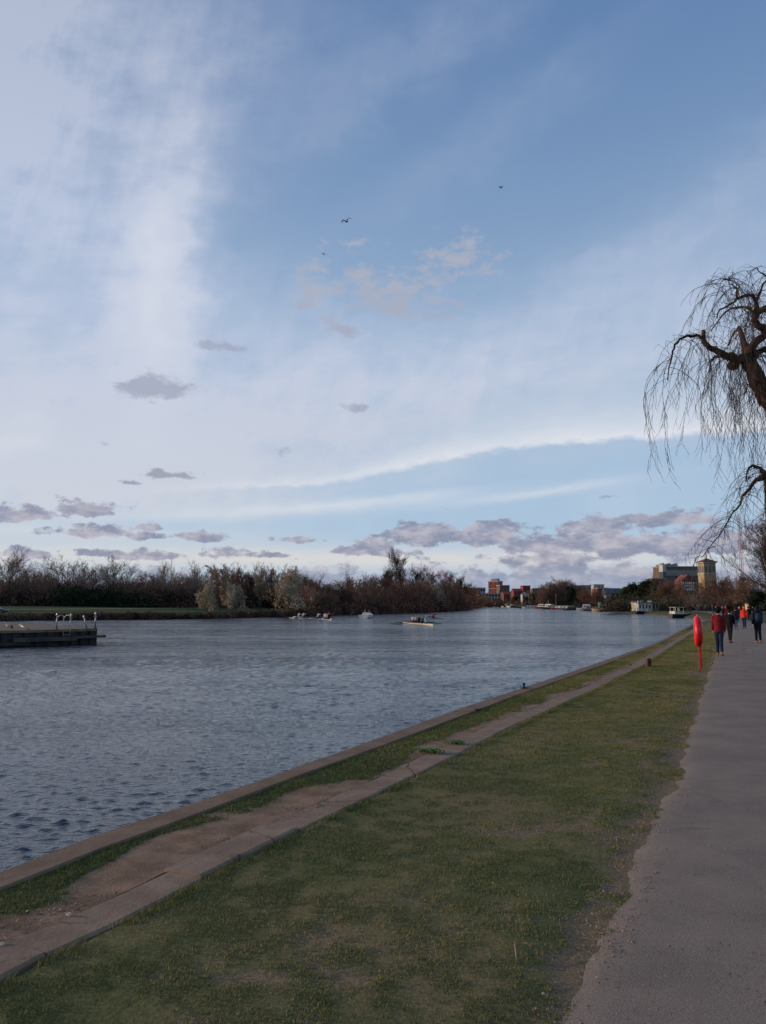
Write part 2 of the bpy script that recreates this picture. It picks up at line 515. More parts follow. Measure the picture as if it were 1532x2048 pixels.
t_sl, A_sl = lat([(0, 1842), (150, 1775), (235, 1720), (400, 1655), (600, 1590), (760, 1535), (900, 1471), (1060, 1412), (1200, 1353), (1280, 1321), (1345, 1284), (1385, 1260)])
t_pl, A_pl = lat([(1096, 2048), (1160, 1940), (1192, 1870), (1238, 1775), (1290, 1650), (1350, 1560), (1368, 1480), (1392, 1420), (1412, 1352), (1428, 1312), (1440, 1285), (1450, 1262)])
S_END = 78.0
def srows(a, b, k=1.012, d0=0.05):
    out = [a]; 
    while out[-1] < b: out.append(out[-1] + max(d0, (abs(out[-1]) + 3) * (k - 1)))
    return np.array(out)

def strip(name, mat_, ss, tcols, zcols, attr=None, sm=True):
    """tcols: list of arrays (len ss); zcols likewise"""
    T = np.stack(tcols, 1); Z = np.stack([np.broadcast_to(z, ss.shape) for z in zcols], 1)
    n, mcol = T.shape
    x, y = world_xy(ss[:, None], T)
    v = np.stack([x, y, Z], -1).reshape(-1, 3)
    i = np.arange(n - 1)[:, None] * mcol + np.arange(mcol - 1)[None]
    f = np.stack([i, i + mcol, i + mcol + 1, i + 1], -1).reshape(-1, 4)[:, ::-1]
    at_ = {k: np.asarray(w).reshape(-1) for k, w in (attr or {}).items()}
    o = np_mesh(name, v, f, mat_, attr=at_, smooth=sm)
    o['kind'] = 'structure'
    return o, x, y

rng = np.random.default_rng(5)
# --- lawn between the towpath edging and the tarmac
ss = srows(-6, S_END + 6, 1.010, 0.06)
uu = np.linspace(0, 1, 80)
tl = t_sr(ss) - 0.02; tr = t_pl(ss) + 0.35
def bald_at(x, y, t_from_path, t_from_strip):
    b1 = fbm(x * 0.55 + 3, y * 0.55, 3, 5)
    b2 = fbm(x * 1.7, y * 1.7 + 9, 11, 4)
    b3 = fbm(x * 5, y * 5 + 4, 12, 4)
    v = (b1 - 0.55) * 1.3 + (b2 - 0.53) * 1.7 + (b3 - .50) * 1.9
    v += np.clip(1 - t_from_path / 0.30, 0, 1) * 0.7 + np.clip(1 - t_from_path / 1.8, 0, 1) * 0.28
    v -= np.clip(1 - t_from_strip / 0.7, 0, 1) * 0.45
    return np.clip(v, 0, 1)
T = [tl + (tr - tl) * u for u in uu]
TT = np.stack(T, 1); X, Y = world_xy(ss[:, None], TT)
Bd = bald_at(X, Y, t_pl(ss)[:, None] - TT, TT - t_sr(ss)[:, None])
Zl = -0.016 + 0.006 * np.clip((TT - tl[:, None]) / (tr - tl)[:, None] * 3, 0, 1) + (fbm(X * 1.5, Y * 1.5, 4) - 0.5) * 0.03 - Bd * 0.012
Zl = Zl - .014 * np.clip(1.3 - (t_pl(ss)[:, None] - TT) / .3, 0, 1)
g0 = [t_sr(ss) - .03, t_sr(ss) + .022 + (fbm(ss * 4, ss * 0 + 2, 61, 3) - .5) * .02, t_sr(ss) + .034 + (fbm(ss * 4, ss * 0 + 2, 61, 3) - .5) * .03]
for k in range(4): T[k] = np.maximum(T[k], g0[2] + .004 * (k + 1))
strip('lawn', M_turf, ss, g0 + T, [-.13, -.13, -.02] + [Zl[:, k] for k in range(80)], attr={'bald': np.concatenate([np.zeros((len(ss), 3)) + .9, Bd], 1)})
# --- tarmac path with a crumbling left edge
ssl = ss; ss = srows(-6, S_END + 6, 1.005, 0.025)
wob_ = (fbm(ss * 0.7, ss * 0 + 3, 21, 6) - 0.5) * 0.11 + (fbm(ss * 7, ss * 0 + 8, 22, 5) - 0.5) * 0.08
pe = t_pl(ss) + wob_
PW = 3.7
cols = [pe - 0.03, pe, pe + .03, pe + .1, pe + .2, pe + .35, pe + .6, pe + 1.0, pe + 1.6, pe + 2.6, pe + PW]
edge = np.stack([np.full(ss.shape, e) for e in (1, 1, .95, .75, .55, .42, .25, .12, 0, 0, 0)], 1)
strip('tarmac_path', M_tarmac, ss, cols, [-0.07, -0.038, -0.032, -.022, -.014, -.008, 0, .008, .014, .02, -.03], attr={'edge': edge}, sm=False)
ss = ssl
# --- worn kerb lumps and gravel where the tarmac crumbles come later as loose stones
# --- concrete edging slabs of the towpath, in separate lengths with open joints
js = sorted([gp(62, 1897).dot(E), gp(284, 1790).dot(E), gp(582, 1654).dot(E)])
step = (js[2] - js[0]) / 2
jl = [js[0] + step * k for k in range(-2, 70)]
jl = [q for q in jl if q < S_END]
mbv = []; mbf = []; nvv = 0
for q in range(len(jl) - 1):
    a0 = jl[q] + 0.007; a1 = jl[q + 1] - 0.007
    k = max(3, int((a1 - a0) / 0.3))
    s_ = np.linspace(a0, a1, k)
    r_ = t_sr(s_); w_ = 0.34 + 0.012 * math.sin(q * 2.3)
    dz = rng.normal(0, 0.007) ; tl_ = rng.normal(0, 0.004)
    prof = [(-w_, -0.12), (-w_, -0.012), (-w_ + 0.015, 0.0), (-0.02, 0.0), (0.0, -0.016), (0.0, -0.14)]
    j_ = rng.normal(0, 0.012)
    for i_, (st_, rr) in enumerate(zip(s_, r_)):
        for (dt, z) in prof:
            xx, yy = world_xy(st_, rr + dt + j_)
            mbv.append((xx, yy, z + dz + tl_ * dt))
    m6 = len(prof)
    for i_ in range(k - 1):
        for c_ in range(m6 - 1):
            o_ = nvv + i_ * m6 + c_
            mbf.append((o_, o_ + 1, o_ + m6 + 1, o_ + m6))
    mbf.append(tuple(nvv + c_ for c_ in reversed(range(m6)))); mbf.append(tuple(nvv + (k - 1) * m6 + c_ for c_ in range(m6)))
    nvv += k * m6
mb = MB(); mb.add(mbv, mbf); o = mb.build('path_edging', M_slab); tag(o, kind='structure')
# --- earth and turf between the edging slabs and the coping
uu2 = np.linspace(0, 1, 44)
ta = t_in(ss) - 0.01; tb = t_sr(ss) - 0.335
T = [ta + (tb - ta) * u for u in uu2]
TT2 = np.stack(T, 1); X2, Y2 = world_xy(ss[:, None], TT2)
lim = t_sl(ss)[:, None] + (fbm(X2 * 1.1, Y2 * 1.1, 31, 5) - 0.5) * 0.75 - .03
Bd2 = np.clip((TT2 - lim) / 0.16 + 0.5, 0, 1)
Bd2 = np.clip(Bd2 + np.clip((fbm(X2 * 2.1, Y2 * 2.1, 41, 4) - 0.66) * 4, 0, 1), 0, 1)
Z2 = -0.018 + 0.010 * np.stack([np.full(ss.shape, u) for u in uu2], 1) + (fbm(X2 * 2, Y2 * 2, 9) - .5) * 0.03 - 0.006 * Bd2
m, b, p = new_mat('verge of turf and trodden earth', 0.95, 0.1)
n1 = noise(p, 3, 6, .65); n2 = noise(p, 55, 4, .65); n4 = noise(p, 14, 4, .6)
ce = mixc(smooth(n1, .35, .65), srgb(120, 96, 76), srgb(152, 124, 100))
ce = mixc(smooth(n2, .58, .70), ce, srgb(156, 132, 112)); ce = mixc(smooth(n2, .40, .30) * .7, ce, srgb(66, 52, 42))
cg = mixc(smooth(n4, .35, .65), srgb(50, 60, 30), srgb(86, 88, 50))
link(mixc(smooth(get_attr('bald') + (n4 - .5) * .5, .35, .65), cg, ce), b.inputs['Base Color']); bump_to(b, n2, .7, .02)
strip('verge', m, ss, T, [Z2[:, k] for k in range(44)], attr={'bald': Bd2})
# --- coping and river wall
zc = 0.0
wobc = (fbm(ss * 1.3, ss * 0, 55, 3) - .5) * 0.03
strip('river_wall', M_coping, ss, [t_out(ss) + .01, t_out(ss) + wobc, t_out(ss) + .012 + wobc, t_in(ss) - .012, t_in(ss) + wobc * .6, t_in(ss) + .005],
      [-2.2, zc - .03, zc, zc + .004, zc - .02, -.16], sm=False)

# ================================================================== land beyond, both banks
def wp(px, py, z): 
    g = gp(px, py, z); return (g.x, g.y)
sE = S_END + 2
xo, yo = world_xy(sE, float(t_out(sE)))
B0 = [world_xy(-60.0, float(t_out(-60.0))), world_xy(-6.0, float(t_out(-6.0))), world_xy(10.0, float(t_out(10.0))), world_xy(40.0, float(t_out(40.0))), (xo, yo)]
right_bank = [(float(a) + .3, float(b_)) for a, b_ in B0] + [(xo + 8.5, yo + 22), (51, 122), (54, 138), (60, 163), (64.5, 190), (70, 221), (76, 276), (81, 340), (83, 441), (86, 560), (88, 640), (80, 735), (40, 800), (-120, 840), (-600, 860), (-3000, 900)]
m, b, p = new_mat('park grass', 0.95, 0.1)
n1 = noise(p, 0.25, 5, .6); n2 = noise(p, 2.5, 4, .6)
c = mixc(smooth(n1, .35, .65), srgb(72, 74, 44), srgb(88, 80, 56)); c = mixc(smooth(n2, .6, .75), c, srgb(108, 88, 68))
link(c, b.inputs['Base Color'])
M_park = m
m, b, p = new_mat('far bank meadow', 0.95, 0.1)
n1 = noise(p, 0.15, 5, .6); n2 = noise(p, 1.5, 4, .6)
c = mixc(smooth(n1, .35, .65), srgb(50, 66, 34), srgb(66, 76, 42)); c = mixc(smooth(n2, .6, .75) * .5, c, srgb(84, 76, 50))
link(c, b.inputs['Base Color'])
M_meadow = m
def land(name, line, prof, side, mat_, far=6000):
    """loft inland from a bank line; prof = [(offset, z)]"""
    L = np.array(line, float); n = len(L)
    d = np.gradient(L, axis=0); d /= np.linalg.norm(d, axis=1)[:, None]
    nr = np.stack([d[:, 1], -d[:, 0]], 1) * side
    vs = []
    for off, z in prof:
        P_ = L + nr * off
        vs.append(np.column_stack([P_, np.full(n, z)]))
    V = np.stack(vs, 1)
    return V
# right bank: inland is +x; use simple outward lerp towards a far boundary so that rows never cross
def land2(name, line, far_line, prof, mat_):
    L = np.array(line, float); Fp = np.array(far_line, float); n = len(L)
    D = Fp - L; ln = np.linalg.norm(D, axis=1)[:, None]
    cols = []
    for off, z in prof:
        k = np.minimum(off / ln, 1.0)
        cols.append(np.column_stack([L + D * k, np.full(n, z)]))
    V = np.stack(cols, 1); mcol = V.shape[1]
    i = np.arange(n - 1)[:, None] * mcol + np.arange(mcol - 1)[None]
    f = np.stack([i, i + mcol, i + mcol + 1, i + 1], -1).reshape(-1, 4)
    o = np_mesh(name, V.reshape(-1, 3), f, mat_, smooth=False)
    o['kind'] = 'structure'
    return o
rfar = []
for k, (x, y) in enumerate(right_bank):
    if k < 17: rfar.append((x + 5000, y + (k - 8) * 250))
    else: rfar.append((x + (5000 if k < 18 else (2500 if k < 19 else (0 if k < 20 else -2000))), y + 5000 + 200 * k))
land2('park_ground', right_bank, rfar, [(0.05, -2.5), (0.0, -0.62), (1.2, -.30), (3.5, -0.12), (12, -.10), (60, -.05), (300, .3), (5000, 1)], M_park)
left_px = [(19, 1241), (200, 1238.6), (380, 1238), (470, 1235.5), (568, 1233.5), (660, 1231), (700, 1230), (785, 1227), (848, 1225), (900, 1222.3), (932, 1219.5), (950, 1216.5)]
left_bank = [(-400, 40), (-150, 96)] + [wp(x, y, WATER) for x, y in left_px] + [(66, 560), (56, 640), (20, 700), (-80, 740), (-600, 780), (-3000, 800)]
lfar = [(-5000, 0), (-5000, 300), (-4900, 500), (-4800, 520), (-4700, 540), (-4600, 560), (-4500, 580), (-4400, 590), (-4300, 600), (-4200, 610), (-4100, 620), (-4000, 630), (-3900, 640), (-3800, 650), (-3600, 660), (-3400, 670), (-3300, 680), (-3250, 690), (-3200, 700), (-3100, 710)]
land2('far_bank_ground', left_bank[:len(lfar)], lfar, [(0.0, -2.5), (0.05, -0.75), (1.2, -0.2), (4, .25), (14, .42), (30, .85), (48, 1.25), (80, 1.5), (400, 2.0), (5000, 3.0)], M_meadow)

# ================================================================== river
m, b, p = new_mat('river water', 0.05, 0.5)
b.inputs['IOR'].default_value = 1.36
b.inputs['Base Color'].default_value = (*srgb(32, 48, 62), 1)
def wv(sx, sy, scale, det, rot=0.0):
    mp = S.tree.nodes.new('ShaderNodeMapping'); mp.inputs['Scale'].default_value = (sx, sy, 1); mp.inputs['Rotation'].default_value = (0, 0, rot)
    link(p, mp.inputs['Vector']); return noise(S(mp.outputs[0]), scale, det, .55)
farw = get_attr('far')
gust = smooth(wv(.25, 1.3, 0.055, 4, .2), .36, .62)
h = wv(0.8, 1.5, 9.5, 3, -.3) * 0.036
bn = S.tree.nodes.new('ShaderNodeBump'); bn.inputs['Distance'].default_value = 1.0
link(gust * 0.4 + 0.6, bn.inputs['Strength']); link(h, bn.inputs['Height'])
# beyond the reach of the mesh the ripples tilt the normal directly
mp = S.tree.nodes.new('ShaderNodeMapping'); mp.inputs['Scale'].default_value = (.7, 1.3, 1)
link(p, mp.inputs['Vector']); rc = noise(S(mp.outputs[0]), 5.0, 2, .6, out=1)
mp2 = S.tree.nodes.new('ShaderNodeMapping'); mp2.inputs['Scale'].default_value = (.45, 1.1, 1); mp2.inputs['Rotation'].default_value = (0, 0, -.15)
link(p, mp2.inputs['Vector'])
rc2 = noise(S(mp2.outputs[0]), 0.9, 5, .68, out=1)
def vm(op, a, b_=None, sc=None):
    n = S.tree.nodes.new('ShaderNodeVectorMath'); n.operation = op
    S.tree.links.new(a, n.inputs[0])
    if isinstance(b_, tuple): n.inputs[1].default_value = b_
    elif b_ is not None: S.tree.links.new(b_, n.inputs[1])
    if sc is not None: S.tree.links.new(sc.s, n.inputs['Scale'])
    return n.outputs[0]
tl1 = vm('MULTIPLY', vm('SUBTRACT', rc.s, (.5, .5, .5)), (2.2, 2.2, 0))
tl2 = vm('MULTIPLY', vm('SUBTRACT', rc2.s, (.5, .5, .5)), (2.4, 2.4, 0))
tl = vm('SCALE', vm('ADD', tl1, tl2), None, farw * (gust * 0.75 + 0.35))
nn = vm('NORMALIZE', vm('ADD', bn.outputs[0], tl))
S.tree.links.new(nn, b.inputs['Normal'])
link(farw * 0.07 + 0.05, b.inputs['Roughness'])
M_water = m
rr = [5.0]
while rr[-1] < 900: rr.append(rr[-1] + (max(0.02, rr[-1] * 0.0034) if rr[-1] < 60 else min(rr[-1] * 0.008, 6)))
rr = np.array(rr + [1300, 2000, 4000, 8000])
th = np.radians(np.arange(-44, 44.01, 0.13))
RR, TH_ = np.meshgrid(rr, th, indexing='ij')
XW = RR * np.sin(TH_); YW = RR * np.cos(TH_)
HW = np.zeros_like(XW)
wr = np.random.default_rng(12)
cell = np.where(RR < 60, np.maximum(RR * 0.0034, 0.02), RR * .008)
gst = 0.45 + 1.1 * fbm(XW * 0.10, YW * 0.22, 77, 4)
for k in range(84):
    lam = 0.09 * (0.62 / 0.09) ** wr.random()
    an = wr.normal(0.35, 0.62)
    kx, ky = math.sin(an) * 2 * PI / lam, math.cos(an) * 2 * PI / lam
    slope = 0.037 * (1.0 if lam < 0.28 else (0.28 / lam) ** 1.1)
    amp = slope * lam / (2 * PI)
    fade = np.clip((lam / cell - 2.4) / 2.0, 0, 1)
    ph = wr.random() * 6.28
    warp = (fbm(XW[:1, :1] * 0, YW[:1, :1] * 0) * 0)
    HW += amp * fade * np.sin(XW * kx + YW * ky + ph + 1.2 * np.sin(XW * ky * .13 - YW * kx * .13 + ph * 3))
HW = HW * gst
HW += np.abs(HW) * 0.5
V = np.stack([XW, YW, WATER + HW], -1).reshape(-1, 3)
n0, n1_ = XW.shape
i = np.arange(n0 - 1)[:, None] * n1_ + np.arange(n1_ - 1)[None]
f = np.stack([i, i + 1, i + n1_ + 1, i + n1_], -1).reshape(-1, 4)[:, ::-1]
o = np_mesh('river', V, f, M_water, smooth=True, attr={'far': (np.clip((RR - 12) / 50, 0, 1) ** .8).reshape(-1)})
o['kind'] = 'structure'

# ================================================================== grass blades
def blades(name, x, y, z, bald, scale_fn, seed, hmin=.009, hmax=.026, tonebias=0.0):
    r = np.random.default_rng(seed); n = len(x)
    dist = np.hypot(x, y)
    w = 0.0026 * np.maximum(1, dist / 7.0) * (0.7 + 0.7 * r.random(n))
    hgt = (hmin + (hmax - hmin) * r.random(n) ** 1.6) * (1 - 0.55 * bald) * scale_fn
    a = r.random(n) * 6.283; lean = r.normal(0, 0.8, n); la = r.random(n) * 6.283
    dx_, dy_ = np.cos(a) * w, np.sin(a) * w
    tx = x + np.cos(la) * lean * hgt; ty = y + np.sin(la) * lean * hgt
    V = np.empty((n, 3, 3), np.float32)
    V[:, 0] = np.stack([x - dx_, y - dy_, z], 1); V[:, 1] = np.stack([x + dx_, y + dy_, z], 1); V[:, 2] = np.stack([tx, ty, z + hgt], 1)
    tone = np.clip(0.41 + r.normal(0, 0.16, n) + 0.55 * bald + (fbm(x * .8, y * .8, 66, 4) - .5) * 1.3 + tonebias, 0, 1)
    return np_mesh(name, V.reshape(-1, 3), np.arange(n * 3).reshape(-1, 3), M_blade, attr={'tone': np.repeat(tone, 3)})
def scatter(n, s0, s1, fa, fb, seed, power=1.9):
    r = np.random.default_rng(seed)
    # density falls off with distance so that the blades cover evenly in view
    s = s0 + (s1 - s0) * r.random(n) ** power
    a, b_ = fa(s), fb(s)
    t = a + (b_ - a) * r.random(n)
    x, y = world_xy(s, t)
    return s, t, x, y
s, t, x, y = scatter(1150000, 1.0, 62, lambda q: t_sr(q) + .03, lambda q: t_pl(q) + .07, 8, 2.3)
bd = bald_at(x, y, t_pl(s) - t, t - t_sr(s))
tuft = fbm(x * 6, y * 6, 88, 3)
keep = np.random.default_rng(3).random(len(x)) < np.clip(1.08 - 1.15 * bd, 0.05, 1) * np.clip((tuft - .30) * 4, .15, 1)
keep &= (y > 0.5) & (np.abs(x) < y * 0.62 + 1.5)
zz = -0.016 + 0.006 * np.clip((t - t_sr(s)) / (t_pl(s) - t_sr(s)) * 3, 0, 1) + (fbm(x * 1.5, y * 1.5, 4) - 0.5) * 0.03 - 0.006
q = keep
zz = zz - .014 * np.clip(1.3 - (t_pl(s) - t) / .3, 0, 1)
o = blades('grass', x[q], y[q], zz[q], bd[q], (0.65 + 0.7 * tuft[q]) * (1 + 2.0 * np.clip(1 - (t - t_sr(s))[q] / .16, 0, 1)), 9)
tag(o, 'short worn grass on the lawn beside the tarmac path', 'grass', kind='stuff')
s, t, x, y = scatter(230000, 1.0, 62, t_in, lambda q: t_sr(q) - .36, 18, 2.2)
lim = t_sl(s) + (fbm(x * 1.1, y * 1.1, 31, 5) - 0.5) * 0.75 - .03
bd = np.clip((t - lim) / 0.16 + 0.5, 0, 1)
bd = np.clip(bd + np.clip((fbm(x * 2.1, y * 2.1, 41, 4) - 0.66) * 4, 0, 1), 0, 1)
keep = (np.random.default_rng(4).random(len(x)) < np.clip(1.05 - 1.25 * bd, 0.0, 1)) & (y > .5) & (np.abs(x) < y * .62 + 1.5)
q = keep
zz = -0.018 + 0.010 * ((t - t_in(s)) / (t_sr(s) - .335 - t_in(s))) + (fbm(x * 2, y * 2, 9) - .5) * 0.03 - .004
o = blades('verge_grass', x[q], y[q], zz[q], bd[q], 1.2, 19, tonebias=-.08)
tag(o, 'tufty grass between the river coping and the trodden towpath', 'grass', kind='stuff')
# loose stones, leaves and crumbs
def chips(name, x, y, z, size, seed, mt, flat=.5):
    r = np.random.default_rng(seed); n = len(x)
    base = np.array([[1, 0, 0], [0, 1, 0], [-1, 0, 0], [0, -1, 0], [0, 0, 1.0]])
    f0 = np.array([[0, 1, 4], [1, 2, 4], [2, 3, 4], [3, 0, 4]])
    V = np.repeat(base[None], n, 0) * (0.6 + .8 * r.random((n, 5, 1))) * size[:, None, None]
    V[..., 2] *= flat
    a = r.random(n) * 6.28; c, s_ = np.cos(a)[:, None], np.sin(a)[:, None]
    X_ = V[..., 0] * c - V[..., 1] * s_; Y_ = V[..., 0] * s_ + V[..., 1] * c
    V = np.stack([X_ + x[:, None], Y_ + y[:, None], V[..., 2] + z[:, None]], -1)
    f = (f0[None] + np.arange(n)[:, None, None] * 5).reshape(-1, 3)
    return np_mesh(name, V.reshape(-1, 3), f, mt)
M_chip = mat('pale grit and dead leaf', srgb(172, 146, 122), .9, srgb(92, 70, 54), scale=40)
s, t, x, y = scatter(9000, 1.0, 50, lambda q: t_sr(q) - .75, lambda q: t_sr(q) - .30, 28, 1.8)
r_ = np.random.default_rng(6)
t = t_sr(s) - 0.40 + r_.normal(0, 0.10, len(s)); x, y = world_xy(s, t)
k = r_.random(len(s)) < np.clip((fbm(x * 1.3, y * 1.3, 91, 3) - .38) * 4, .05, 1)
o = chips('grit', x[k], y[k], np.full(k.sum(), -.006), (.004 + .012 * r_.random(k.sum()) ** 3) * np.maximum(1, np.hypot(x[k], y[k]) / 12), 29, M_chip)
tag(o, 'pale grit and dead leaves along the towpath slabs', 'grit', kind='stuff')
s, t, x, y = scatter(2600, 2.0, 40, lambda q: t_pl(q) - .12, lambda q: t_pl(q) + .22, 38, 1.8)
r_ = np.random.default_rng(16)
k = r_.random(len(s)) < np.clip((fbm(x * 1.3, y * 1.3, 92, 3) - .42) * 5, .02, 1)
o = chips('gravel', x[k], y[k], np.full(k.sum(), -.010), ((.004) + .010 * r_.random(k.sum()) ** 2) * np.maximum(1, np.hypot(x[k], y[k]) / 14), 39, M_chip)
tag(o, 'crumbled stones along the broken edge of the tarmac', 'gravel', kind='stuff')

# ================================================================== trees
def tubes_np(name, segs, mt, parent=None, sides=3):
    """segs (n, 8): x0 y0 z0 x1 y1 z1 r0 r1 -> prisms in one mesh"""
    s = np.asarray(segs, float)
    a, b_, r0, r1 = s[:, :3], s[:, 3:6], s[:, 6], s[:, 7]
    d = b_ - a; ln = np.linalg.norm(d, axis=1) + 1e-9; d = d / ln[:, None]
    up = np.where(np.abs(d[:, 2:3]) < .9, np.array([[0, 0, 1.0]]), np.array([[1.0, 0, 0]]))
    u = np.cross(d, up); u /= np.linalg.norm(u, axis=1)[:, None]; w = np.cross(d, u)
    V = []
    for (c, r) in ((a, r0), (b_, r1)):
        for k in range(sides):
            t = 2 * PI * k / sides
            V.append(c + (u * math.cos(t) + w * math.sin(t)) * r[:, None])
    V = np.stack(V, 1)
    f0 = np.array([[k, (k + 1) % sides, sides + (k + 1) % sides, sides + k] for k in range(sides)])
    f = (f0[None] + np.arange(len(s))[:, None, None] * 2 * sides).reshape(-1, 4)
    return np_mesh(name, V.reshape(-1, 3), f, mt, parent=parent)

def bark(name, a, b_, sc=2.0):
    return mat(name, a, .9, b_, scale=sc, spec=.1)
M_bark = bark('grey brown bark', srgb(104, 90, 76), srgb(62, 54, 46))
M_twig_pale = bark('pale bare twigs', srgb(160, 146, 126), srgb(112, 98, 84), .6)
M_twig_brown = bark('brown bare twigs', srgb(142, 112, 92), srgb(96, 74, 64), .6)
M_twig_red = bark('reddish bare twigs', srgb(142, 100, 78), srgb(92, 66, 56), .6)
M_twig_dark = bark('dark bare twigs', srgb(96, 80, 70), srgb(64, 54, 50), .6)
M_ever = mat('dark evergreen leaves', srgb(54, 66, 42), .8, srgb(28, 38, 28), scale=.7, spec=.12)
M_ever2 = mat('olive evergreen leaves', srgb(88, 94, 60), .8, srgb(46, 54, 38), scale=.7, spec=.12)
M_blossom = mat('pale spring blossom and buds', srgb(226, 216, 188), .8, srgb(162, 142, 108), scale=.35, lo=.34, hi=.6, spec=.12)
M_budbrown = mat('tawny buds', srgb(192, 168, 138), .8, srgb(124, 102, 82), scale=.35, spec=.12)

def grow(seed, H=10.0, trunk_r=.22, levels=4, nb=(9, 7, 6, 5), spread=(55, 45, 40, 40), ratio=(.55, .5, .45, .4), trunk_frac=.9, first=.22,
         upw=0.25, twig_r=.012, wob=.14, droop=0.0, env=None):
    r = random.Random(seed)
    segs = [[] for _ in range(levels + 1)]
    def go(p, d, L, rad, lv):
        n = 7 if lv == 0 else (5 if lv == 1 else (4 if lv == 2 else (3 if lv == 3 else 2)))
        q = p.copy(); dd = d.copy(); pts = [q.copy()]
        for i_ in range(n):
            k = wob * (0.5 if lv == 0 else 1.2)
            dd = (dd + Vector((r.gauss(0, k), r.gauss(0, k), r.gauss(0, k * .6) + upw * (.25 if lv else 0) - droop * lv * .2))).normalized()
            q2 = q + dd * (L / n)
            ra = max(twig_r, rad * (1 - .75 * i_ / n)); rb = max(twig_r * .7, rad * (1 - .75 * (i_ + 1) / n))
            segs[lv].append((*q, *q2, ra, rb)); q = q2; pts.append((q.copy(), dd.copy(), rb))
        if lv >= levels: return
        for j in range(nb[lv]):
            f = first + (1 - first) * ((j + r.random()) / nb[lv]) if lv == 0 else .15 + .85 * r.random()
            idx = max(1, min(n, int(math.ceil(f * n)))); fr = f * n - (idx - 1)
            p1 = pts[idx][0]; p0 = pts[idx - 1][0] if idx > 1 else pts[0]
            pp = p0.lerp(p1, min(1, max(0, fr)))
            dd0 = pts[idx][1]
            an = R(spread[lv] * (0.7 + .5 * r.random())) * (1 - .45 * f if lv == 0 else 1)
            ph = r.random() * 2 * PI if lv else j * 2.4 + r.random()
            o1 = dd0.orthogonal().normalized(); o2 = dd0.cross(o1)
            nd = (dd0 * math.cos(an) + (o1 * math.cos(ph) + o2 * math.sin(ph)) * math.sin(an)).normalized()
            l2 = L * ratio[lv] * (.75 + .5 * r.random()) * (1.0 - .35 * f if lv == 0 else 1)
            if env: l2 *= env(f) if lv == 0 else 1
            go(pp, nd, l2, pts[idx][2] * .62, lv + 1)
    go(Vector((0, 0, -.3)), Vector((r.gauss(0, .04), r.gauss(0, .04), 1)), H * trunk_frac, trunk_r, 0)
    return segs

def norm_h(segs, H):
    a = np.array([q for l in segs for q in l]); z = max(a[:, 5].max(), a[:, 2].max())
    k = H / z
    return [[(q[0] * k, q[1] * k, q[2] * k, q[3] * k, q[4] * k, q[5] * k, q[6], q[7]) for q in l] for l in segs]

def tree_thing(name, segs, m_trunk, m_crown, split=1, leaves=None, m_leaf=None):
    t = empty(name)
    tr = [q for l in segs[:split] for q in l]; cr = [q for l in segs[split:] for q in l]
    tubes_np('trunk', tr, m_trunk, t, 7)
    c = tubes_np('crown', cr, m_crown, t, 3)
    if leaves is not None:
        V, fcs = leaves
        np_mesh('foliage', V, fcs, m_leaf, parent=t)
    return t

def leaf_cloud(seed, segs, n, size, jit, zmin=None, squash=1.0):
    r = np.random.default_rng(seed); a = np.array(segs)
    k = r.integers(0, len(a), n); u = r.random(n)[:, None]
    P_ = a[k, :3] * (1 - u) + a[k, 3:6] * u + r.normal(0, jit, (n, 3))
    if zmin is not None: P_ = P_[P_[:, 2] > zmin]; n = len(P_)
    d1 = r.normal(0, 1, (n, 3)); d1 /= np.linalg.norm(d1, axis=1)[:, None]
    d2 = r.normal(0, 1, (n, 3)); d2 = np.cross(d1, d2); d2 /= np.linalg.norm(d2, axis=1)[:, None]
    s = size * (.5 + r.random((n, 1)))
    V = np.stack([P_ - d1 * s, P_ + d2 * s * .6, P_ + d1 * s, P_ - d2 * s * .6], 1)
    return V.reshape(-1, 3), np.arange(n * 4).reshape(-1, 4)

# prototypes (kept at their own first position later)
class Proto:
    def __init__(s, make): s.make = make; s.src = None; s.used = False
    def place(s, loc, H, rz=0.0, wide=1.0, label=None, group=None, name=None, cat='tree'):
        if s.src is None:
            s.src = s.make(); o = s.src
            o.location = loc; o.rotation_euler = (0, 0, rz); o.scale = (H * wide, H * wide, H)
            tag(o, label, cat, group)
        else:
            o = copy_thing(s.src, loc, rz, (H * wide, H * wide, H), label, group, cat)
            if not group and 'group' in o: del o['group']
        return o
def unit(segs, tw):
    """normalise a tree to height 1 with radii for a real height of tw metres"""
    a = norm_h(segs, 1.0)
    return [[(*q[:6], q[6] / tw, q[7] / tw) for q in l] for l in a]

def P_bare(seed, name, m_crown, tw=11, **k):
    def mk():
        sg = unit(grow(seed, H=tw, **k), tw)
        return tree_thing(name, sg, M_bark, m_crown, 2)
    return Proto(mk)
VASE = dict(nb=(15, 7, 5, 4), spread=(44, 30, 30, 34), ratio=(.85, .55, .5, .5), trunk_frac=.45, first=.2, upw=.30, twig_r=.013, trunk_r=.22, wob=.07)
ROUND = dict(nb=(18, 8, 6, 5), spread=(66, 42, 38, 38), ratio=(.62, .5, .5, .5), trunk_frac=.66, first=.15, upw=.22, twig_r=.014, trunk_r=.24, wob=.08)
TALL = dict(nb=(22, 8, 6, 5), spread=(40, 32, 34, 36), ratio=(.55, .5, .5, .5), trunk_frac=.62, first=.12, upw=.34, twig_r=.017, trunk_r=.3, wob=.07)
SHOOT = dict(nb=(14, 6, 5, 4), spread=(20, 20, 24, 30), ratio=(.9, .5, .45, .45), trunk_frac=.28, first=.02, upw=.5, twig_r=.014, trunk_r=.12, wob=.06)
pale_vase = [P_bare(11, 'bare_tree', M_twig_pale, 10, **VASE), P_bare(12, 'bare_tree', M_twig_pale, 10, **{**VASE, 'spread': (52, 32, 30, 34)})]
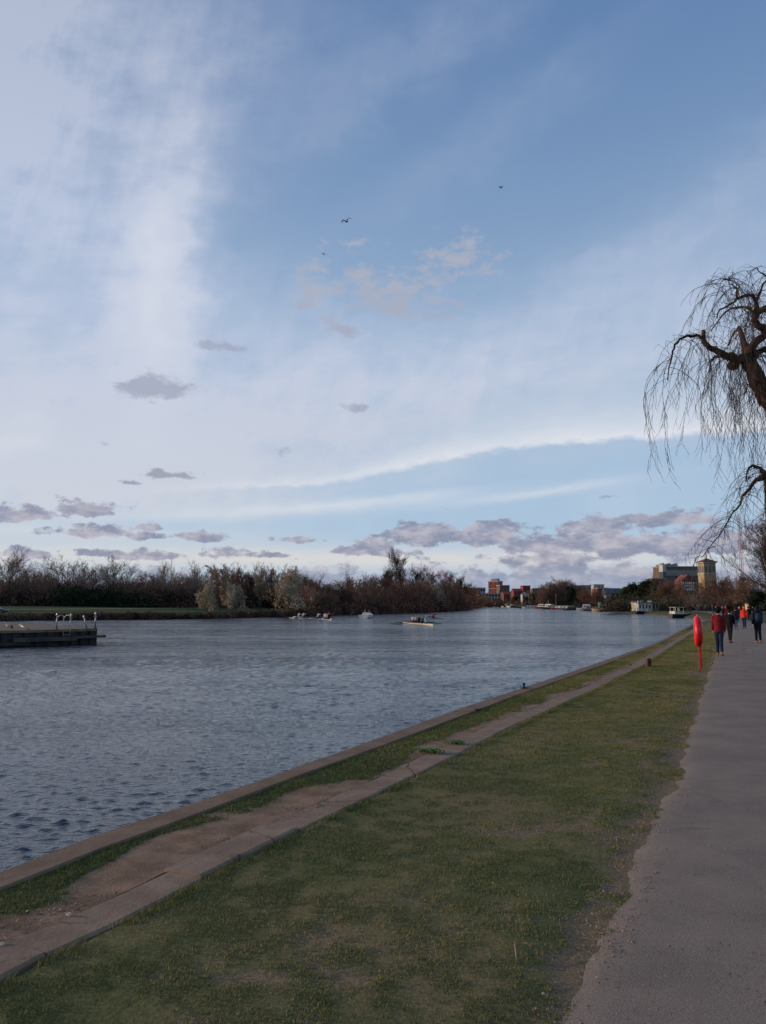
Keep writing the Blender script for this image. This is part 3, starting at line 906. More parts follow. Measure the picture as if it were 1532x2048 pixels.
brown_round = [P_bare(21, 'bare_tree', M_twig_brown, 10, **ROUND), P_bare(22, 'bare_tree', M_twig_brown, 10, **ROUND)]
red_round = [P_bare(23, 'bare_tree', M_twig_red, 10, **ROUND), P_bare(24, 'bare_tree', M_twig_red, 9, **{**ROUND, 'first': .08})]
dark_tall = [P_bare(31, 'tall_bare_tree', M_twig_dark, 17, **TALL), P_bare(32, 'bare_tree', M_twig_dark, 12, **{**TALL, 'spread': (50, 36, 34, 36)})]
shoots = [P_bare(41, 'coppiced_tree', M_twig_brown, 9, **SHOOT), P_bare(42, 'coppiced_tree', M_twig_red, 9, **SHOOT), P_bare(43, 'coppiced_tree', M_twig_pale, 9, **SHOOT)]
def P_leafy(seed, name, m_leaf, n, size, jit, tw=8, m_twig=None, **k):
    def mk():
        kk = dict(ROUND); kk.update(k); kk.setdefault('levels', 3)
        sg = unit(grow(seed, H=tw, **kk), tw)
        lv = leaf_cloud(seed, sg[-1] + sg[-2], n, size / tw, jit / tw, .02)
        return tree_thing(name, sg, M_bark, m_twig or M_twig_dark, 1, lv, m_leaf)
    return Proto(mk)
blossom = [P_leafy(51, 'blossoming_tree', M_blossom, 11000, .085, .16, m_twig=M_twig_brown, levels=4, trunk_r=.15, first=.05, spread=(72, 50, 44, 40), nb=(18, 8, 6, 4), ratio=(.62, .5, .45, .4)),
           P_leafy(52, 'blossoming_tree', M_blossom, 9000, .085, .16, m_twig=M_twig_brown, levels=4, trunk_r=.15, first=.05, spread=(64, 50, 44, 40), nb=(15, 8, 6, 4), ratio=(.6, .5, .45, .4))]
tawny = [P_leafy(53, 'budding_tree', M_budbrown, 7000, .08, .12, m_twig=M_twig_red, levels=4, trunk_r=.15, first=.05, nb=(14, 7, 6, 4))]
ever = [P_leafy(61, 'evergreen_tree', M_ever, 22000, .17, .30, first=.03, nb=(18, 9, 8)), P_leafy(62, 'evergreen_tree', M_ever2, 22000, .17, .30, first=.03, nb=(18, 9, 8))]

def gz(x, y):
    """rough land height: 0 by the right bank, rising meadow on the left bank"""
    lx = np.interp(y, [p_[1] for p_ in left_bank[:14]], [p_[0] for p_ in left_bank[:14]])
    d = (lx - x)
    return float(np.interp(d, [0, 4, 14, 30, 48, 80], [-.3, .2, .4, .8, 1.2, 1.5])) if x < lx + 5 else 0.0
_tc = [0]
def plant(protos, px, top_px, dist, wide=1.0, label=None, group=None, z=None, cat='tree', k=None):
    """a tree whose trunk stands at forward distance dist on the ray of column px and whose top reaches row top_px"""
    _tc[0] += 1
    r = random.Random(_tc[0] * 7 + 3)
    q = at(px, 1206, dist); zz = gz(q.x, q.y) if z is None else z
    top = at(px, top_px, dist).z
    pr = protos[(k if k is not None else _tc[0]) % len(protos)]
    return pr.place((q.x, q.y, zz - .05), (top - zz) * 1.02, r.random() * 6.28, wide, label, group, cat=cat)

# ---- left bank, salient trees from left to right
plant(pale_vase, 14, 1088, 172, 1.25, 'tall pale bare tree at the left edge of the far bank', k=0)
plant(brown_round, 60, 1132, 190, 1.0, 'round brown tree right of the tall pale tree at the left edge')
plant(brown_round, 92, 1138, 196, .9, 'small round brown tree just left of the first fan shaped pale tree')
plant(pale_vase, 138, 1110, 186, 1.5, 'pale bare tree with branches fanned wide like a broom, above the dark evergreen hedge', k=1)
plant(brown_round, 190, 1127, 200, 1.1, 'brown bare tree between the two pale fan shaped trees')
plant(pale_vase, 226, 1105, 182, 1.35, 'pale bare tree with upright twigs at the right end of the evergreen hedge', k=0)
plant(brown_round, 286, 1140, 205, 1.5, 'low wide brown tree to the right of the second pale tree')
plant(pale_vase, 330, 1118, 186, .8, 'thin forked pale tree alone on the skyline left of the blossoming trees', k=1)
plant(pale_vase, 395, 1116, 190, .9, 'slender pale bare tree just left of the large tawny budding tree', k=0)
plant(red_round, 362, 1142, 200, 1.4, 'reddish low tree between the thin forked tree and the slender pale tree')
for px, ty, w, lab in [(452, 1124, .7, 'many stemmed bare tree directly behind the tawny budding tree'), (478, 1122, .6, 'upright shooting tree just right of the tawny budding tree'), (500, 1126, .6, 'bare shooting tree in the left half of the gap between the two budding trees'),
                       (522, 1122, .6, 'bare shooting tree in the right half of the gap between the two budding trees'), (545, 1124, .6, 'upright bare tree behind the left side of the rounded blossoming tree'),
                       (568, 1126, .6, 'upright bare tree straight behind the rounded blossoming tree'), (592, 1130, .6, 'upright bare tree behind the right side of the rounded blossoming tree'),
                       (610, 1142, .7, 'lower shooting tree just right of the rounded blossoming tree'), (630, 1144, .8, 'last low shooting tree before the russet riverside wood')]:
    plant(shoots, px, ty, 188 + (int(px) % 3) * 5, w * 2.2, lab, 'coppiced trees behind the two blossoming trees')
plant(tawny, 440, 1127, 160, .85, 'large tawny budding tree with a dark heart, left of the two at the water')
plant(blossom, 462, 1158, 158, 1.0, 'low pale blossoming tree at the water beside the tawny budding tree', k=1)
plant(blossom, 414, 1158, 152, .9, 'low blossoming tree on the left flank of the tawny budding tree', k=1)
plant(blossom, 578, 1131, 166, .86, 'rounded tree in pale blossom at the water behind the white shirted rowers', k=0)
for (px, ty, w, lab) in [(668, 1158, 1.3, 'low reddish tree right of the rounded blossoming tree'), (697, 1138, 1.2, 'thin bare tree with a spiky top rising above the red thicket'),
                         (729, 1142, 1.2, 'pointed bare tree rising over the thicket above the white launch'), (757, 1148, 1.3, 'dark rounded bare tree just left of the tallest tree')]:
    plant(red_round if w == 1.3 else shoots, px, ty, 225, w, lab)
for px, ty, d_, pr, k, w, lab in [
    (645, 1160, 190, brown_round, 0, 1.1, 'rounded brown tree at the left end of the riverside wood'), (682, 1156, 196, red_round, 0, 1.0, 'reddish tree of the riverside wood above the end on rowing four'),
    (714, 1158, 206, tawny, 0, .9, 'tawny budding tree of the riverside wood left of the launch'), (745, 1158, 214, brown_round, 1, 1.1, 'brown tree of the riverside wood just right of the launch'),
    (775, 1150, 224, red_round, 1, 1.1, 'reddish tree of the riverside wood below the tallest tree, left side'), (815, 1152, 236, brown_round, 0, 1.1, 'brown tree of the riverside wood below the tallest tree, right side'),
    (846, 1156, 250, red_round, 0, 1.0, 'reddish tree of the riverside wood left of the pale budding tree'), (890, 1158, 276, brown_round, 1, 1.0, 'brown tree of the riverside wood right of the pale budding tree'),
    (912, 1164, 300, tawny, 0, 1.0, 'tawny budding tree close to the river bend')]:
    plant(pr, px, ty, d_, w, lab, k=k)
plant(dark_tall, 803, 1091, 262, .95, 'tallest tree of the far bank, dark and bare with a narrow crown', k=0)
plant(dark_tall, 836, 1126, 262, .8, 'dark bare tree leaning on the right side of the tallest tree', k=1)
plant(dark_tall, 780, 1124, 268, .9, 'dark bare tree against the left side of the tallest tree', k=1)
plant(brown_round, 862, 1126, 280, .85, 'round headed bare tree on the skyline right of the tallest tree', k=0)
plant(red_round, 897, 1139, 300, 1.0, 'brown bare tree near the end of the wood on the far bank')
plant(dark_tall, 920, 1141, 320, .9, 'dark open bare tree on the skyline at the right end of the wood', k=1)
plant(red_round, 938, 1163, 350, 1.2, 'last low reddish tree where the far bank ends in front of the flats', k=1)
plant(blossom, 869, 1166, 258, 1.0, 'pale budding tree hanging over the water near the end of the wood', k=1)
# ---- the wood behind them: one mass of brush and one of evergreen scrub
def brush(name, pts, _h, mt, seed, per=26, tw=.03, spread_=.35, sides=3, lab=None, catg='wood', bushy=.5):
    r = np.random.default_rng(seed); segs = []
    for (x, y, z, h) in pts:
        n = per
        a = r.random(n) * 6.28; rad = np.abs(r.normal(0, spread_ * h, n))
        # a stem cluster: each stem goes up and out, then forks twice
        bx = x + r.normal(0, .12 * h, n) * bushy; by = y + r.normal(0, .12 * h, n) * bushy
        hh = h * (.45 + .55 * r.random(n)); 
        mx = bx + np.cos(a) * rad * .5; my = by + np.sin(a) * rad * .5; mz = z + hh * (.45 + .15 * r.random(n))
        tx = bx + np.cos(a) * rad; ty = by + np.sin(a) * rad; tz = z + hh
        segs.append(np.stack([bx, by, np.full(n, z), mx, my, mz, np.full(n, tw * 1.4), np.full(n, tw)], 1))
        segs.append(np.stack([mx, my, mz, tx, ty, tz, np.full(n, tw), np.full(n, tw * .5)], 1))
        for q in range(4):
            u = r.random(n); sx = bx + (tx - bx) * u; sy = by + (ty - by) * u; sz = z + (mz - z) * np.minimum(1, u * 2) + np.maximum(0, u * 2 - 1) * (tz - mz)
            sx = np.where(u < .5, bx + (mx - bx) * 2 * u, mx + (tx - mx) * (2 * u - 1)); sy = np.where(u < .5, by + (my - by) * 2 * u, my + (ty - my) * (2 * u - 1))
            a2 = r.random(n) * 6.28; l2 = h * .18 * (.5 + r.random(n))
            segs.append(np.stack([sx, sy, sz, sx + np.cos(a2) * l2 * .6, sy + np.sin(a2) * l2 * .6, sz + l2 * .8, np.full(n, tw * .7), np.full(n, tw * .4)], 1))
    o = tubes_np(name, np.concatenate(segs), mt, None, sides)
    tag(o, lab, catg, kind='stuff')
    return o
def along(px0, px1, d0, d1, n, seed, hf, dz=0.0):
    """n places at random between two columns, at forward distances d0..d1 (functions of px)"""
    r = random.Random(seed); out = []
    for k in range(n):
        px = px0 + (px1 - px0) * r.random(); dd = d0(px) + (d1(px) - d0(px)) * r.random()
        q = at(px, 1206, dd); z = gz(q.x, q.y) + dz
        out.append((q.x, q.y, z, hf(px, r) * dd / F))
    return out
edge_d = lambda px: float(np.interp(px, [-200, 19, 380, 568, 660, 785, 848, 921, 957], [120, 126, 138, 160, 177, 210, 232, 290, 470]))
top_l = lambda px: float(np.interp(px, [-200, 0, 100, 250, 400, 470, 600, 640, 700, 760, 800, 860, 900, 940, 960], [60, 60, 62, 60, 58, 66, 66, 52, 50, 52, 64, 58, 54, 40, 25]))
hf = lambda px, r: top_l(px) * (.68 + .36 * r.random())
M_mass = bark('leafless brown undergrowth', srgb(146, 118, 100), srgb(98, 80, 68), .3)  # brush colour: two browns mixed by noise
M_mass2 = bark('russet undergrowth', srgb(158, 118, 96), srgb(104, 78, 66), .3)
brush('woodland', along(-160, 640, lambda p: edge_d(p) + 46, lambda p: edge_d(p) + 75, 330, 1, hf), None, M_mass, 1, 34, .035, lab='brown leafless wood along the whole left bank behind the meadow')
brush('riverside_wood', along(600, 965, lambda p: edge_d(p) + 6, lambda p: edge_d(p) + 34, 210, 2, lambda p, r: hf(p, r) * .92), None, M_mass2, 2, 34, .045, lab='russet leafless wood growing down to the water right of the blossoming trees')
# dark lower layer of both woods and the bank scrub
def scrub(name, pts, mt, seed, n_leaf, size, lab, catg='scrub'):
    r = np.random.default_rng(seed); P_ = []
    for (x, y, z, h) in pts:
        u = r.normal(0, 1, (n_leaf, 3)); u /= np.linalg.norm(u, axis=1)[:, None]; u *= (r.random((n_leaf, 1)) ** .4)
        u[:, 2] = np.abs(u[:, 2])
        P_.append(np.array([x, y, z]) + u * np.array([h * .8, h * .8, h]) * (.8 + .4 * r.random((n_leaf, 1))))
    P_ = np.concatenate(P_); n = len(P_)
    d1 = r.normal(0, 1, (n, 3)); d1 /= np.linalg.norm(d1, axis=1)[:, None]
    d2 = np.cross(d1, r.normal(0, 1, (n, 3))); d2 /= np.linalg.norm(d2, axis=1)[:, None]
    s = size * (.5 + r.random((n, 1)))
    V = np.stack([P_ - d1 * s, P_ + d2 * s * .5, P_ + d1 * s, P_ - d2 * s * .5], 1)
    o = np_mesh(name, V.reshape(-1, 3), np.arange(n * 4).reshape(-1, 4), mt)
    return tag(o, lab, catg, kind='stuff')
M_scrub_b = mat('dead bramble and bracken', srgb(112, 86, 70), .9, srgb(64, 52, 44), scale=.4, spec=.1)
M_scrub_r = mat('russet hedge', srgb(136, 98, 78), .9, srgb(78, 58, 50), scale=.25, spec=.1)
scrub('hedge', along(-160, 380, lambda p: edge_d(p) + 42, lambda p: edge_d(p) + 50, 150, 3, lambda p, r: 30 * (.7 + .5 * r.random())), M_scrub_b, 3, 330, .28, 'dark brown hedge behind the meadow on the left bank', 'hedge')
scrub('evergreen_hedge', along(118, 300, lambda p: edge_d(p) + 40, lambda p: edge_d(p) + 45, 55, 4, lambda p, r: float(np.interp(p, [118, 130, 225, 240, 300], [40, 42, 38, 28, 22])) * (.8 + .3 * r.random())), M_ever, 4, 480, .24, 'dark evergreen hedge under the pale fan shaped trees', 'hedge')
scrub('dark_hedge', along(300, 640, lambda p: edge_d(p) + 42, lambda p: edge_d(p) + 50, 110, 5, lambda p, r: 34 * (.7 + .4 * r.random())), M_scrub_b, 5, 360, .30, 'dark hedge behind the blossoming trees', 'hedge')
scrub('riverside_hedge', along(600, 962, lambda p: edge_d(p) + .3, lambda p: edge_d(p) + 7, 220, 6, lambda p, r: float(np.interp(p, [600, 900, 962], [17, 22, 12])) * (.8 + .3 * r.random()), -.6), M_scrub_r, 6, 300, .26, 'russet waterside hedge in front of the riverside wood', 'hedge')
scrub('wood_understorey', along(600, 955, lambda p: edge_d(p) + 16, lambda p: edge_d(p) + 30, 160, 7, lambda p, r: 38 * (.7 + .4 * r.random())), M_scrub_r, 7, 320, .38, 'low russet understorey of the riverside wood', 'undergrowth')
scrub('bank_scrub', along(-140, 640, lambda p: edge_d(p) + .1, lambda p: edge_d(p) + 2.6, 360, 8, lambda p, r: float(np.interp(p, [-100, 380, 470, 640], [15, 13, 17, 19])) * (.6 + .5 * r.random()), -.75), M_scrub_b, 8, 170, .16, 'dark dead brambles along the foot of the left bank', 'scrub')

def ribbon(name, a, b_, mt):
    V = np.concatenate([np.asarray(a, float), np.asarray(b_, float)]); n = len(a)
    f = np.array([(k, k + 1, n + k + 1, n + k) for k in range(n - 1)])
    o = np_mesh(name, V, f[:, ::-1], mt); o['kind'] = 'structure'; return o
M_tan = mat('pale footpath gravel', srgb(150, 132, 104), .9, spec=.1)
L_ = np.array(left_bank[:14], float); F_ = np.array(lfar[:14], float); D_ = (F_ - L_) / np.linalg.norm(F_ - L_, axis=1)[:, None]
pa = np.column_stack([L_ + D_ * 26, np.full(14, .78)]); pb = np.column_stack([L_ + D_ * 29.5, np.full(14, .87)])
ribbon('footpath', pa[:10], pb[:10], M_tan)

# ================================================================== right bank: park trees
plant(brown_round, 1106, 1160, 425, 1.1, 'left crown of the large rounded bare trees by the moored boats', z=0)
plant(brown_round, 1128, 1150, 430, 1.1, 'tallest of the large rounded bare trees by the moored boats', z=0)
plant(brown_round, 1092, 1172, 420, .9, 'low bare tree on the left flank of the large rounded trees', z=0)
plant(ever, 1141, 1172, 405, .8, 'dark pine beside the large rounded bare trees', z=0, k=0)
plant(red_round, 1170, 1178, 385, 1.5, 'wide low brown tree right of the dark pine', z=0, k=1)
plant(red_round, 1192, 1180, 375, 1.4, 'second wide low brown tree, in front of the red brick flats', z=0, k=1)
for px, ty, d_, pr, k, w, lab in [
    (1233, 1186, 330, ever, 0, 1.1, 'leftmost low dark evergreen of the park by the moored boats'), (1252, 1172, 320, ever, 1, 1.0, 'olive evergreen left of the houseboat'),
    (1274, 1166, 310, ever, 0, 1.0, 'dark evergreen directly above the houseboat cabin'), (1296, 1160, 300, ever, 0, 1.0, 'dark evergreen rising right above the houseboat stern'),
    (1312, 1145, 290, dark_tall, 1, .9, 'purple brown bare tree standing above the evergreens left of the long grey building'),
    (1336, 1158, 255, red_round, 0, 1.1, 'reddish bare tree in front of the white end of the long building'), (1360, 1168, 250, brown_round, 1, 1.0, 'brown bare tree in front of the half timbered gable'),
    (1388, 1180, 240, ever, 1, .9, 'olive evergreen under the half timbered gable'), (1405, 1160, 245, red_round, 1, 1.0, 'reddish bare tree left of the round crowned tree'),
    (1442, 1142, 205, brown_round, 0, 1.05, 'round crowned brown tree in front of the yellow brick tower'), (1472, 1150, 200, red_round, 0, 1.1, 'brown bare tree under the red lattice mast'),
    (1502, 1152, 170, brown_round, 1, 1.2, 'brown bare tree behind the walker with the backpack'), (1421, 1184, 235, ever, 0, .9, 'low dark evergreen behind the walkers'),
    (1516, 1180, 150, ever, 0, 1.2, 'dark evergreen bush at the right edge behind the cream kiosk'), (1560, 1170, 140, ever, 1, 1.3, 'olive evergreen at the right edge of the park'),
    (1466, 1182, 215, ever, 0, .9, 'dark evergreen behind the group of walkers on the path')]:
    plant(pr, px, ty, d_, w, lab, z=-.1, k=k)
def big_right():
    sg = unit(grow(77, H=11, **{**TALL, 'nb': (18, 9, 7, 5), 'twig_r': .008, 'trunk_r': .24, 'first': .3, 'spread': (64, 44, 42, 40), 'ratio': (.5, .5, .46, .42)}), 11)
    return tree_thing('bare_tree', sg, M_bark, M_twig_dark, 2)
Proto(big_right).place((at(1540, 1206, 78).x, 78, -.15), at(1540, 1012, 78).z + .15, .4, 1.0, 'large dark bare tree with dense fine twigs at the right edge beyond the walkers')
for px, ty, d_, pr, k, w, lab in [
    (1350, 1152, 285, brown_round, 0, 1.3, 'wide bare tree below the white end of the long grey building'), (1420, 1150, 262, brown_round, 1, 1.2, 'bare tree at the foot of the yellow brick tower'),
    (1456, 1150, 250, dark_tall, 1, 1.1, 'dark bare tree just right of the yellow brick tower'), (1487, 1140, 235, dark_tall, 0, 1.1, 'tall thin dark tree in front of the red mast'),
    (1520, 1146, 215, brown_round, 0, 1.2, 'brown bare tree half hidden by the large dark tree at the right edge'), (1325, 1170, 262, ever, 1, 1.1, 'olive evergreen between the houseboat and the small black boat')]:
    plant(pr, px, ty, d_, w, lab, z=-.1, k=k)
for px, ty, d_, k, w, lab in [(1098, 1164, 428, 1, 1.5, 'broad bare crown low on the left of the large rounded trees'), (1116, 1156, 436, 0, 1.4, 'bare crown filling the middle of the large rounded trees'),
                              (1136, 1158, 440, 1, 1.4, 'bare crown just left of the dark pine top'), (1150, 1168, 434, 0, 1.2, 'bare crown just right of the dark pine')]:
    plant(brown_round, px, ty, d_, w, lab, z=0, k=k)
# trees in front of the distant flats
for px, ty, d_, pr, k, w, lab in [
    (976, 1190, 640, brown_round, 0, 1.2, 'brown tree in front of the grey flats by the moored cruisers'), (1000, 1192, 640, red_round, 1, 1.1, 'brown tree under the red tower block'),
    (1030, 1192, 600, ever, 0, 1.1, 'dark evergreen under the low red brick houses'), (1018, 1194, 610, ever, 1, 1.0, 'olive evergreen left of the low red brick houses'),
    (1053, 1194, 590, ever, 0, 1.2, 'dark evergreen in front of the stepped red gable'), (1074, 1186, 560, ever, 0, 1.2, 'tall dark evergreen left of the large rounded bare trees'),
    (1066, 1178, 600, brown_round, 1, 1.1, 'bare tree over the roof of the stepped red gable'), (1084, 1176, 580, brown_round, 0, 1.1, 'bare tree between the red gable and the large rounded trees')]:
    plant(pr, px, ty, d_, w, lab, z=0, k=k)
def along2(px0, px1, d0, d1, n, seed, h0, h1):
    r = random.Random(seed); out = []
    for k in range(n):
        px = px0 + (px1 - px0) * r.random(); dd = d0 + (d1 - d0) * r.random(); q = at(px, 1206, dd)
        out.append((q.x, q.y, -.3, (h0 + (h1 - h0) * r.random()) * dd / F))
    return out
scrub('shrubbery', along2(1215, 1640, 205, 262, 190, 31, 18, 36), mat('mixed park shrubs', srgb(96, 84, 62), .9, srgb(44, 46, 34), scale=.12, spec=.1), 31, 300, .22, 'mixed shrubs along the back of the riverside park', 'shrubs')
brush('distant_trees', [(x, y, 0, h) for x, y, z, h in along2(880, 1900, 860, 960, 260, 33, 16, 30)], None, M_mass, 33, 30, .12, lab='leafless trees on the skyline beyond the town')
scrub('town_shrubs', along2(955, 1240, 470, 700, 130, 35, 8, 15), M_scrub_b, 35, 160, .45, 'shrubs along the far quay behind the moored boats', 'shrubs')
brush('quay_brush', [(x, y, -.2, h) for x, y, z, h in along2(1085, 1215, 425, 450, 60, 46, 20, 44)], None, M_mass, 46, 30, .06, lab='leafless brush among the large rounded trees by the moored boats', catg='undergrowth')
brush('park_brush', [(x, y, -.2, h) for x, y, z, h in along2(1325, 1660, 200, 270, 130, 36, 16, 46)], None, M_mass, 36, 30, .03, lab='leafless brush between the trees of the riverside park', catg='undergrowth')
# the park's riverside path and the sandy far end
pp = [(1462, 1240, 3.2), (1452, 1229, 3), (1400, 1222.5, 3), (1317, 1218.6, 3), (1200, 1215.5, 3.5), (1120, 1213, 4)]
ce = [gp(x, y, -.02) for x, y, w in pp]
xa, ya = world_xy(S_END + 4, float(t_pl(S_END + 4)) + PW / 2)
ce = [Vector((xa, ya, -.02))] + ce
A_, B_ = [], []
for k, q in enumerate(ce):
    d_ = (ce[min(k + 1, len(ce) - 1)] - ce[max(0, k - 1)]).normalized(); n_ = Vector((d_.y, -d_.x, 0)); w = 1.8
    A_.append(q - n_ * w); B_.append(q + n_ * w)
ribbon('riverside_path', A_, B_, mat('pale park path', srgb(138, 124, 112), .9, spec=.1))

# ================================================================== buildings
M_redbrick = mat('red brick', srgb(140, 74, 64), .85, srgb(114, 62, 56), scale=.4, spec=.2)
M_darkbrick = mat('brown brick', srgb(118, 96, 84), .85, scale=.4, spec=.2)
M_yelbrick = mat('yellow stock brick', srgb(176, 152, 120), .85, srgb(150, 128, 100), scale=.3, spec=.2)
M_render = mat('off white render', srgb(190, 184, 176), .8, srgb(166, 160, 154), scale=.3, spec=.2)
M_greyclad = mat('grey cladding', srgb(150, 147, 142), .6, srgb(128, 126, 122), scale=.2, spec=.3)
M_slate = mat('slate roof', srgb(92, 96, 108), .7, srgb(70, 74, 86), scale=.3, spec=.3)
M_tile = mat('red clay tiles', srgb(140, 82, 64), .8, srgb(112, 66, 54), scale=.5, spec=.2)
M_glass = mat('dark window glass', srgb(46, 54, 66), .12, srgb(34, 40, 50), scale=.3, spec=.6)
M_white = mat('white paint', srgb(226, 224, 218), .5, srgb(206, 204, 198), scale=2, spec=.4)
M_timber = mat('dark timber', srgb(64, 50, 42), .8, spec=.2)

def building(name, label, px, dist, W, D, ytop, rz, floors, cols, wall, roof='flat', rm=None, win=M_glass, wfrac=.5, side_cols=0, z0=0.0, band=None, gap=.2, plant_=False, cat='building', rh=None):
    c = at(px, 1206, dist); top = at(px, ytop, dist).z
    rh_ = rh if rh is not None else (0 if roof == 'flat' else W * .28)
    hh = top - z0 - (rh_ if roof != 'flat' else 0)
    t = empty(name, (c.x, c.y, z0), rz, label, cat)
    mb = MB().box(-W / 2, W / 2, 0, D, -1.5, hh)
    mb.build('wall', wall, t)
    if roof == 'flat':
        MB().box(-W / 2 - .25, W / 2 + .25, -.25, D + .25, hh + .003, hh + .45).build('parapet', band or M_render, t)
        if plant_:
            MB().box(-W * .28, W * .2, D * .25, D * .6, hh + .453, hh + 2.6).build('roof_plant', M_greyclad, t)
    elif roof == 'gable':      # ridge across the width
        v = [(-W / 2 - .3, -.3, hh), (W / 2 + .3, -.3, hh), (W / 2 + .3, D + .3, hh), (-W / 2 - .3, D + .3, hh), (-W / 2 - .3, D / 2, hh + rh_), (W / 2 + .3, D / 2, hh + rh_)]
        MB().add(v, [(0, 1, 5, 4), (2, 3, 4, 5), (0, 4, 3), (1, 2, 5), (0, 3, 2, 1)]).build('roof', rm or M_slate, t)
    elif roof == 'front':      # gable towards the viewer
        v = [(-W / 2 - .3, -.3, hh), (W / 2 + .3, -.3, hh), (W / 2 + .3, D + .3, hh), (-W / 2 - .3, D + .3, hh), (0, -.3, hh + rh_), (0, D + .3, hh + rh_)]
        MB().add(v, [(0, 4, 5, 3), (1, 2, 5, 4), (2, 3, 5), (0, 3, 2, 1)]).build('roof', rm or M_slate, t)
        MB().add([(-W / 2, -.02, hh - .01), (W / 2, -.02, hh - .01), (0, -.02, hh + rh_ * .96), (-W / 2, .3, hh - .01), (W / 2, .3, hh - .01), (0, .3, hh + rh_ * .96)], [(0, 1, 2), (3, 5, 4), (0, 2, 5, 3), (1, 4, 5, 2)]).build('gable', wall, t)
    elif roof == 'hip':
        k = min(W, D) / 2 * .98
        v = [(-W / 2 - .4, -.4, hh), (W / 2 + .4, -.4, hh), (W / 2 + .4, D + .4, hh), (-W / 2 - .4, D + .4, hh), (-W / 2 + k, D / 2, hh + rh_), (W / 2 - k, D / 2, hh + rh_)]
        MB().add(v, [(0, 1, 5, 4), (2, 3, 4, 5), (0, 4, 3), (1, 2, 5), (0, 3, 2, 1)]).build('roof', rm or M_tile, t)
    fh = hh / max(floors, 1)
    src = None
    for f_ in range(floors):
        for c_ in range(cols):
            cw = W / cols; x = -W / 2 + cw * (c_ + .5); z = fh * (f_ + .5)
            if src is None:
                src = MB().box(-cw * wfrac / 2, cw * wfrac / 2, -.06, .12, -fh * .28, fh * .28).build('window', win, t); src.location = (x, 0, z)
            else:
                o = src.copy(); COL.objects.link(o); o.parent = t; o.location = (x, 0, z)
    if side_cols:
        for sx, pos in ((-1, -W / 2), (1, W / 2)):
            s2 = None
            for f_ in range(floors):
                for c_ in range(side_cols):
                    cw = D / side_cols; y = cw * (c_ + .5); z = fh * (f_ + .5)
                    if s2 is None:
                        s2 = MB().box(-.12, .06, -cw * wfrac / 2, cw * wfrac / 2, -fh * .28, fh * .28).build('window', win, t); s2.location = (pos, y, z); s2.scale = (sx, 1, 1) if sx > 0 else (1, 1, 1)
                    else:
                        o = s2.copy(); COL.objects.link(o); o.parent = t; o.location = (pos, y, z)
                        
            if s2 is not None and sx < 0:
                for o in [q for q in t.children if abs(q.location.x - pos) < .01]: o.rotation_euler = (0, 0, PI)
    if band and floors > 2 and roof == 'flat':
        for f_ in range(1, floors, 2):
            MB().box(-W / 2 - .08, W / 2 + .08, -.08, D + .08, fh * f_ - .15, fh * f_ + .15).build('floor_band', band, t)
    return t
building('flats', 'low flats with glazed upper storey and pale roof edge, left of the tower block', 955, 760, 16, 12, 1176, .15, 4, 6, M_greyclad, wfrac=.7, band=M_render, side_cols=0)
building('flats', 'pale grey flats stepping down to the water at the left end of the town', 948, 735, 11, 10, 1186, .1, 3, 4, M_render, wfrac=.6)
building('office_block', 'wide grey low block at the foot of the red tower block', 983, 720, 22, 12, 1187, .05, 3, 8, M_greyclad, wfrac=.7)
tb = building('tower_block', 'red brick tower block with shade painted as a dark panel on its right side and a flat capped roof', 987, 800, 11.5, 9, 1164, -R(38), 7, 2, M_redbrick, wfrac=.25, side_cols=4, band=M_render)
MB().box(-6.2, 6.2, -.6, 9.6, at(987, 1164, 800).z + .46, at(987, 1164, 800).z + 1.0).box(-4, 3.4, 2, 7, at(987, 1164, 800).z + 1.0, at(987, 1164, 800).z + 3.4).build('roof_canopy', M_greyclad, tb)
MB().box(5.74, 5.95, .5, 8.5, 3, at(987, 1164, 800).z - .6).build('shaded_side', mat('blue grey painted shade', srgb(70, 76, 98), .4, srgb(48, 52, 70), scale=.8, spec=.4), tb)  # dark panel paints the shade on the side turned from the sun
building('flats', 'brown flats with a white end wall right of the red tower block', 1010, 770, 10, 10, 1171, .2, 5, 3, M_darkbrick, band=M_render, wfrac=.5)
building('house', 'low red brick house with a pitched roof under the white ended flats', 1020, 700, 11, 9, 1183, .1, 2, 4, M_redbrick, 'gable', M_tile, rh=2.2)
building('house', 'long red brick house left of the stepped red gable', 1038, 690, 9, 9, 1177, .1, 3, 3, M_redbrick, 'gable', M_tile, rh=2.5)
building('brick_block', 'square red brick block with a flat top, highest of the low brick houses', 1054, 690, 6.6, 8, 1172, .12, 3, 2, M_redbrick, band=M_redbrick)
building('house', 'brick house with white trimmed bay beneath the square brick block', 1051, 660, 5.0, 8, 1184, 0, 2, 2, M_render, 'front', M_slate, rh=2)
building('flats', 'distant brown flats behind the bare trees right of the stepped gable', 1080, 780, 14, 10, 1177, 0, 4, 5, M_darkbrick, band=M_render)
building('flats', 'beige flats partly behind the large rounded bare trees', 1165, 520, 12, 10, 1172, .1, 4, 4, M_yelbrick, band=M_darkbrick)
building('flats', 'brown roofed flats over the wide low brown trees', 1182, 540, 11, 10, 1170, 0, 4, 4, M_darkbrick, 'gable', M_tile, rh=2)
building('flats', 'white rendered flats with a grey flat roof behind the brown trees', 1199, 530, 7, 10, 1170, .1, 4, 3, M_render, band=M_greyclad)
building('flats', 'orange red brick flats left of the slate roofed terrace', 1207, 470, 6.5, 9, 1177, .1, 5, 3, M_redbrick, band=M_render)
building('terrace', 'slate roofed terrace with pale dormers, right of the orange brick flats', 1229, 460, 9.5, 9, 1176, .0, 3, 4, M_render, 'gable', M_slate, rh=4.2)
